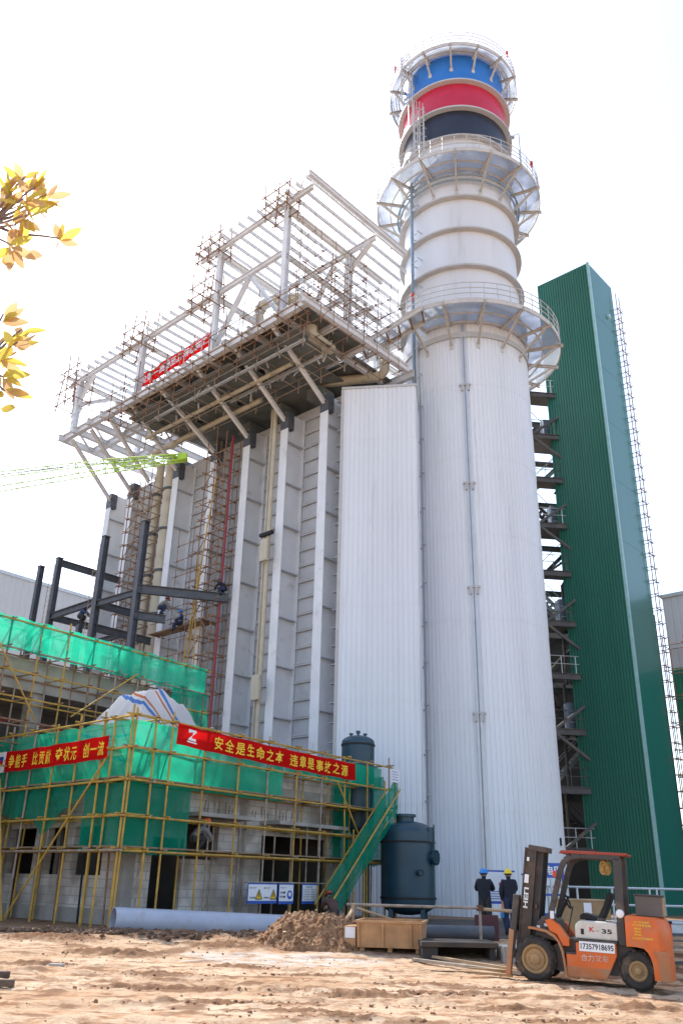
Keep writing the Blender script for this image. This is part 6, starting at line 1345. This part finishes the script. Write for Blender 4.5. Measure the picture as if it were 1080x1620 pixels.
# bag held by the second person
t = thing('cloth_bundle', 'small orange and blue bundle held at the side of the yellow hatted worker', 'bag', V((4.90, 26.86, 1.0)))
x = MB(); x.lathe([(.001, -.17), (.035, -.16), (.045, -.05), (.03, .05), (.02, .12), (.001, .13)], (4.90, 26.84, 1.05), 10); x.build('glove', M['ink_red'] if False else mat('orange_glove', (.55, .22, .09), .8), t, smooth=True)
x = MB(); x.lathe([(.001, -.11), (.05, -.10), (.06, 0), (.03, .08), (.001, .09)], (4.88, 26.84, .82), 10); x.build('cloth', mat('blue_cloth', (.04, .20, .42), .8), t, smooth=True)
SIT = dict(pelvis=(0, 0, .12), waist=(0, .02, .26), chest=(0, .06, .46), neck0=(0, .09, .62), neck=(0, .12, .69), head=(0, .16, .78), crown=(0, .15, .86), nose=(0, .26, .76), earL=(-.085, .15, .78), earR=(.085, .15, .78), shL=(-.175, .07, .58), elL=(-.25, .22, .36), wrL=(-.12, .42, .30), shR=(.175, .07, .58), elR=(.25, .22, .36), wrR=(.12, .42, .30), hipL=(-.1, .03, .10), knL=(-.13, .44, .13), anL=(-.13, .46, -.30), toeL=(-.14, .62, -.34), hipR=(.1, .03, .10), knR=(.13, .44, .13), anR=(.13, .46, -.30), toeR=(.14, .62, -.34))
CRO = dict(pelvis=(0, -.12, .42), waist=(0, -.04, .54), chest=(0, .12, .68), neck0=(0, .22, .80), neck=(0, .27, .86), head=(0, .33, .93), crown=(0, .34, 1.01), nose=(0, .43, .90), earL=(-.085, .33, .93), earR=(.085, .33, .93), shL=(-.175, .17, .76), elL=(-.24, .36, .58), wrL=(-.13, .50, .40), shR=(.175, .17, .76), elR=(.24, .36, .58), wrR=(.13, .50, .40), hipL=(-.1, -.1, .40), knL=(-.15, .26, .46), anL=(-.13, .02, .09), toeL=(-.14, .19, .045), hipR=(.1, -.1, .40), knR=(.15, .26, .46), anR=(.13, .02, .09), toeR=(.14, .19, .045))
# planks and workers up on the boiler wall
bo_ = on(288, 985, .6)
t = thing('work_plank', 'narrow work platform of boards on the boiler wall below the dark beam', 'platform', bo_)
pl = V((bo_.x, bo_.y, bo_.z - .25)); x = MB(); x.obox(pl - U * 2.2 - W * .1, U * 5.2, W * .8, V((0, 0, .06))); x.build('board', M['deck_brown'], t)
x = MB()
for sg in (-2.0, .4, 2.8): x.tube(pl + U * sg - W * .3 - V((0, 0, .06)), pl + U * sg + W * .9 - V((0, 0, .06)), .04, 6)
x.tube(pl - U * 2.4 - W * .12 + V((0, 0, .6)), pl + U * 3 - W * .12 + V((0, 0, .6)), .03, 6); x.build('bearer', M['pole_rust'], t)
human('person in blue workwear and blue hard hat sitting on the board platform', pl + V((0, 0, .06)) - W * .0, yw + R(70), bluew, jean, hb_, SIT, False)
e4 = q4 + W * 4.0 - U * 2.5
human('person in dark clothes and blue hard hat perched at the end of dark beam', e4 + V((0, 0, .10)), R(60), navy, jean, hb_, CRO, False)
human('person in grey top and red hard hat crouching on the short lower beam', q4b + W * 1.3 - U * .5 + V((0, 0, .22)), R(-60), grey, jean, hr_, CRO, False)
human('person in pale blue hard hat crouching on the far left steel beam', q3 + U * 1.5 + V((0, 0, -.9)), R(-100), bluew, charc, mat('pale_blue_hat', (.25, .50, .60), .4), CRO, False)
human('person with orange hard hat bending in the opening under the near canopy', S0 + db * 3.55 - nb * .55 + V((0, 0, 2.32)), R(-60), grey, charc, ho, CRO, False)
human('person with red hard hat crouching at the foot of the scaffold stair', S0 + db * 8.5 + nb * 1.3 + V((0, 0, .2)), R(30), mat('brown_workwear', (.10, .05, .04), .85), charc, hr_, CRO, False)

# ================================================================ tree reaching in from the left
leafA = cloth('yellow_leaf', (.70, .56, .12), 0, .70, .3); leafB = cloth('brown_leaf_back', (.66, .43, .22), 0, .6, .3)
tr = thing('leafy_tree', 'tree with large yellowing leaves reaching in at the left edge', 'tree', (-4.9, 5.6, 0))
x = MB(); tp = [V((-4.9, 5.6, -.1)), V((-4.85, 5.6, 1.5)), V((-4.95, 5.55, 3.2)), V((-4.8, 5.6, 4.8)), V((-4.7, 5.6, 6.4)), V((-4.75, 5.65, 7.8))]
x.path(tp, [.15, .12, .105, .085, .06, .02], 10); x.build('trunk', mat('bark', (.13, .10, .075), .9, 0, .3, 6, bump=.6), tr, smooth=True)
tw, lf = MB(), MB()
def leaf(p, d, ln, wd, k):
    d = V(d).normalized(); s = d.cross(V((rnd.uniform(-.6, .6), -1, rnd.uniform(-.6, .6)))).normalized(); n = s.cross(d)
    crl = rnd.uniform(-.1, .32); cup = rnd.uniform(.05, .4); lf.cur = 1 if k else 0; prof = ((0, .0), (.18, .34), (.42, .5), (.68, .40), (.88, .18), (1, 0)); vs = []
    for f, w in prof:
        b_ = p + d * ln * f + n * (crl * ln * f * f); vs += [b_ - s * wd * w + n * wd * cup * w, b_, b_ + s * wd * w + n * wd * cup * w]
    fs = []
    for i in range(5): fs += [(i * 3, i * 3 + 1, i * 3 + 4, i * 3 + 3), (i * 3 + 1, i * 3 + 2, i * 3 + 5, i * 3 + 4)]
    lf.add(vs, fs)
def rosette(p, d, n, ln=.195):
    d = V(d).normalized()
    for i in range(n):
        q = V((rnd.gauss(0, 1), rnd.gauss(0, .8), rnd.gauss(0, 1))).normalized(); dd = d * .75 + q * .9
        leaf(p + q * .015 - d * rnd.uniform(0, .06), dd, ln * rnd.uniform(.75, 1.15), ln * rnd.uniform(.36, .46), rnd.random() < .5)
def limb(a, q, r0, r1, bend=.12):
    a, q = V(a), V(q); pts = []
    for i in range(7):
        f = i / 6; pts.append(a.lerp(q, f) + V((0, .03 * math.sin(f * 5), -bend * math.sin(math.pi * f))))
    tw.path(pts, [r0 + (r1 - r0) * i / 6 for i in range(7)], 6)
A1, A2 = atY(-30, 345, 5.5), atY(-30, 560, 5.5)
limb(tp[3], A1, .045, .016, .1); limb(tp[2] + V((0, 0, .6)), A2, .04, .014, .1)
ends = [(A1, (28, 360), 7), (A1, (40, 318), 6), (A1, (58, 300), 6), (A1, (14, 330), 6), (A1, (40, 285), 6), (A1, (75, 312), 7), (A1, (45, 345), 7), (A1, (20, 310), 6), (A1, (95, 381), 0), (A1, (20, 392), 7), (A1, (60, 330), 5), (A2, (30, 545), 6), (A2, (8, 500), 5), (A2, (8, 600), 7), (A2, (10, 622), 5), (A2, (12, 540), 5), (A2, (36, 525), 4), (A2, (6, 570), 5), (A1, (2, 300), 5), (A2, (0, 650), 3), (A1, (-40, 300), 9), (A1, (-60, 380), 9), (A2, (-50, 500), 9), (A2, (-50, 600), 9)]
for a, (px, py), n in ends:
    e = atY(px, py, 5.5 + rnd.uniform(-.25, .25)); limb(a, e, .016, .007, .03)
    if n: rosette(e, e - a, n)
e = atY(95, 381, 5.5)
for (px, py), ln, k in (((141, 360), .215, 0), ((132, 389), .17, 1), ((104, 333), .19, 0), ((82, 330), .18, 1), ((86, 398), .09, 1)):
    q = atY(px, py, 5.5); leaf(e, q - e, ln, ln * .42, k)
q0 = atY(8, 405, 5.5); leaf(q0, atY(27, 444, 5.5) - q0, .2, .1, 0); q0 = atY(40, 400, 5.5); leaf(q0, atY(76, 408, 5.5) - q0, .18, .08, 1)
for k in range(46):
    e = V((rnd.gauss(-4.9, .75), rnd.gauss(5.6, .8), rnd.uniform(4.6, 8.3)))
    if e.x > -3.6: continue
    limb(tp[3].lerp(tp[5], rnd.random()), e, .02, .005); rosette(e, e - tp[4], 9)
tw.build('limb', mat('twig', (.22, .17, .16), .85), tr); lf.build('crown', [leafA, leafB], tr, smooth=180)
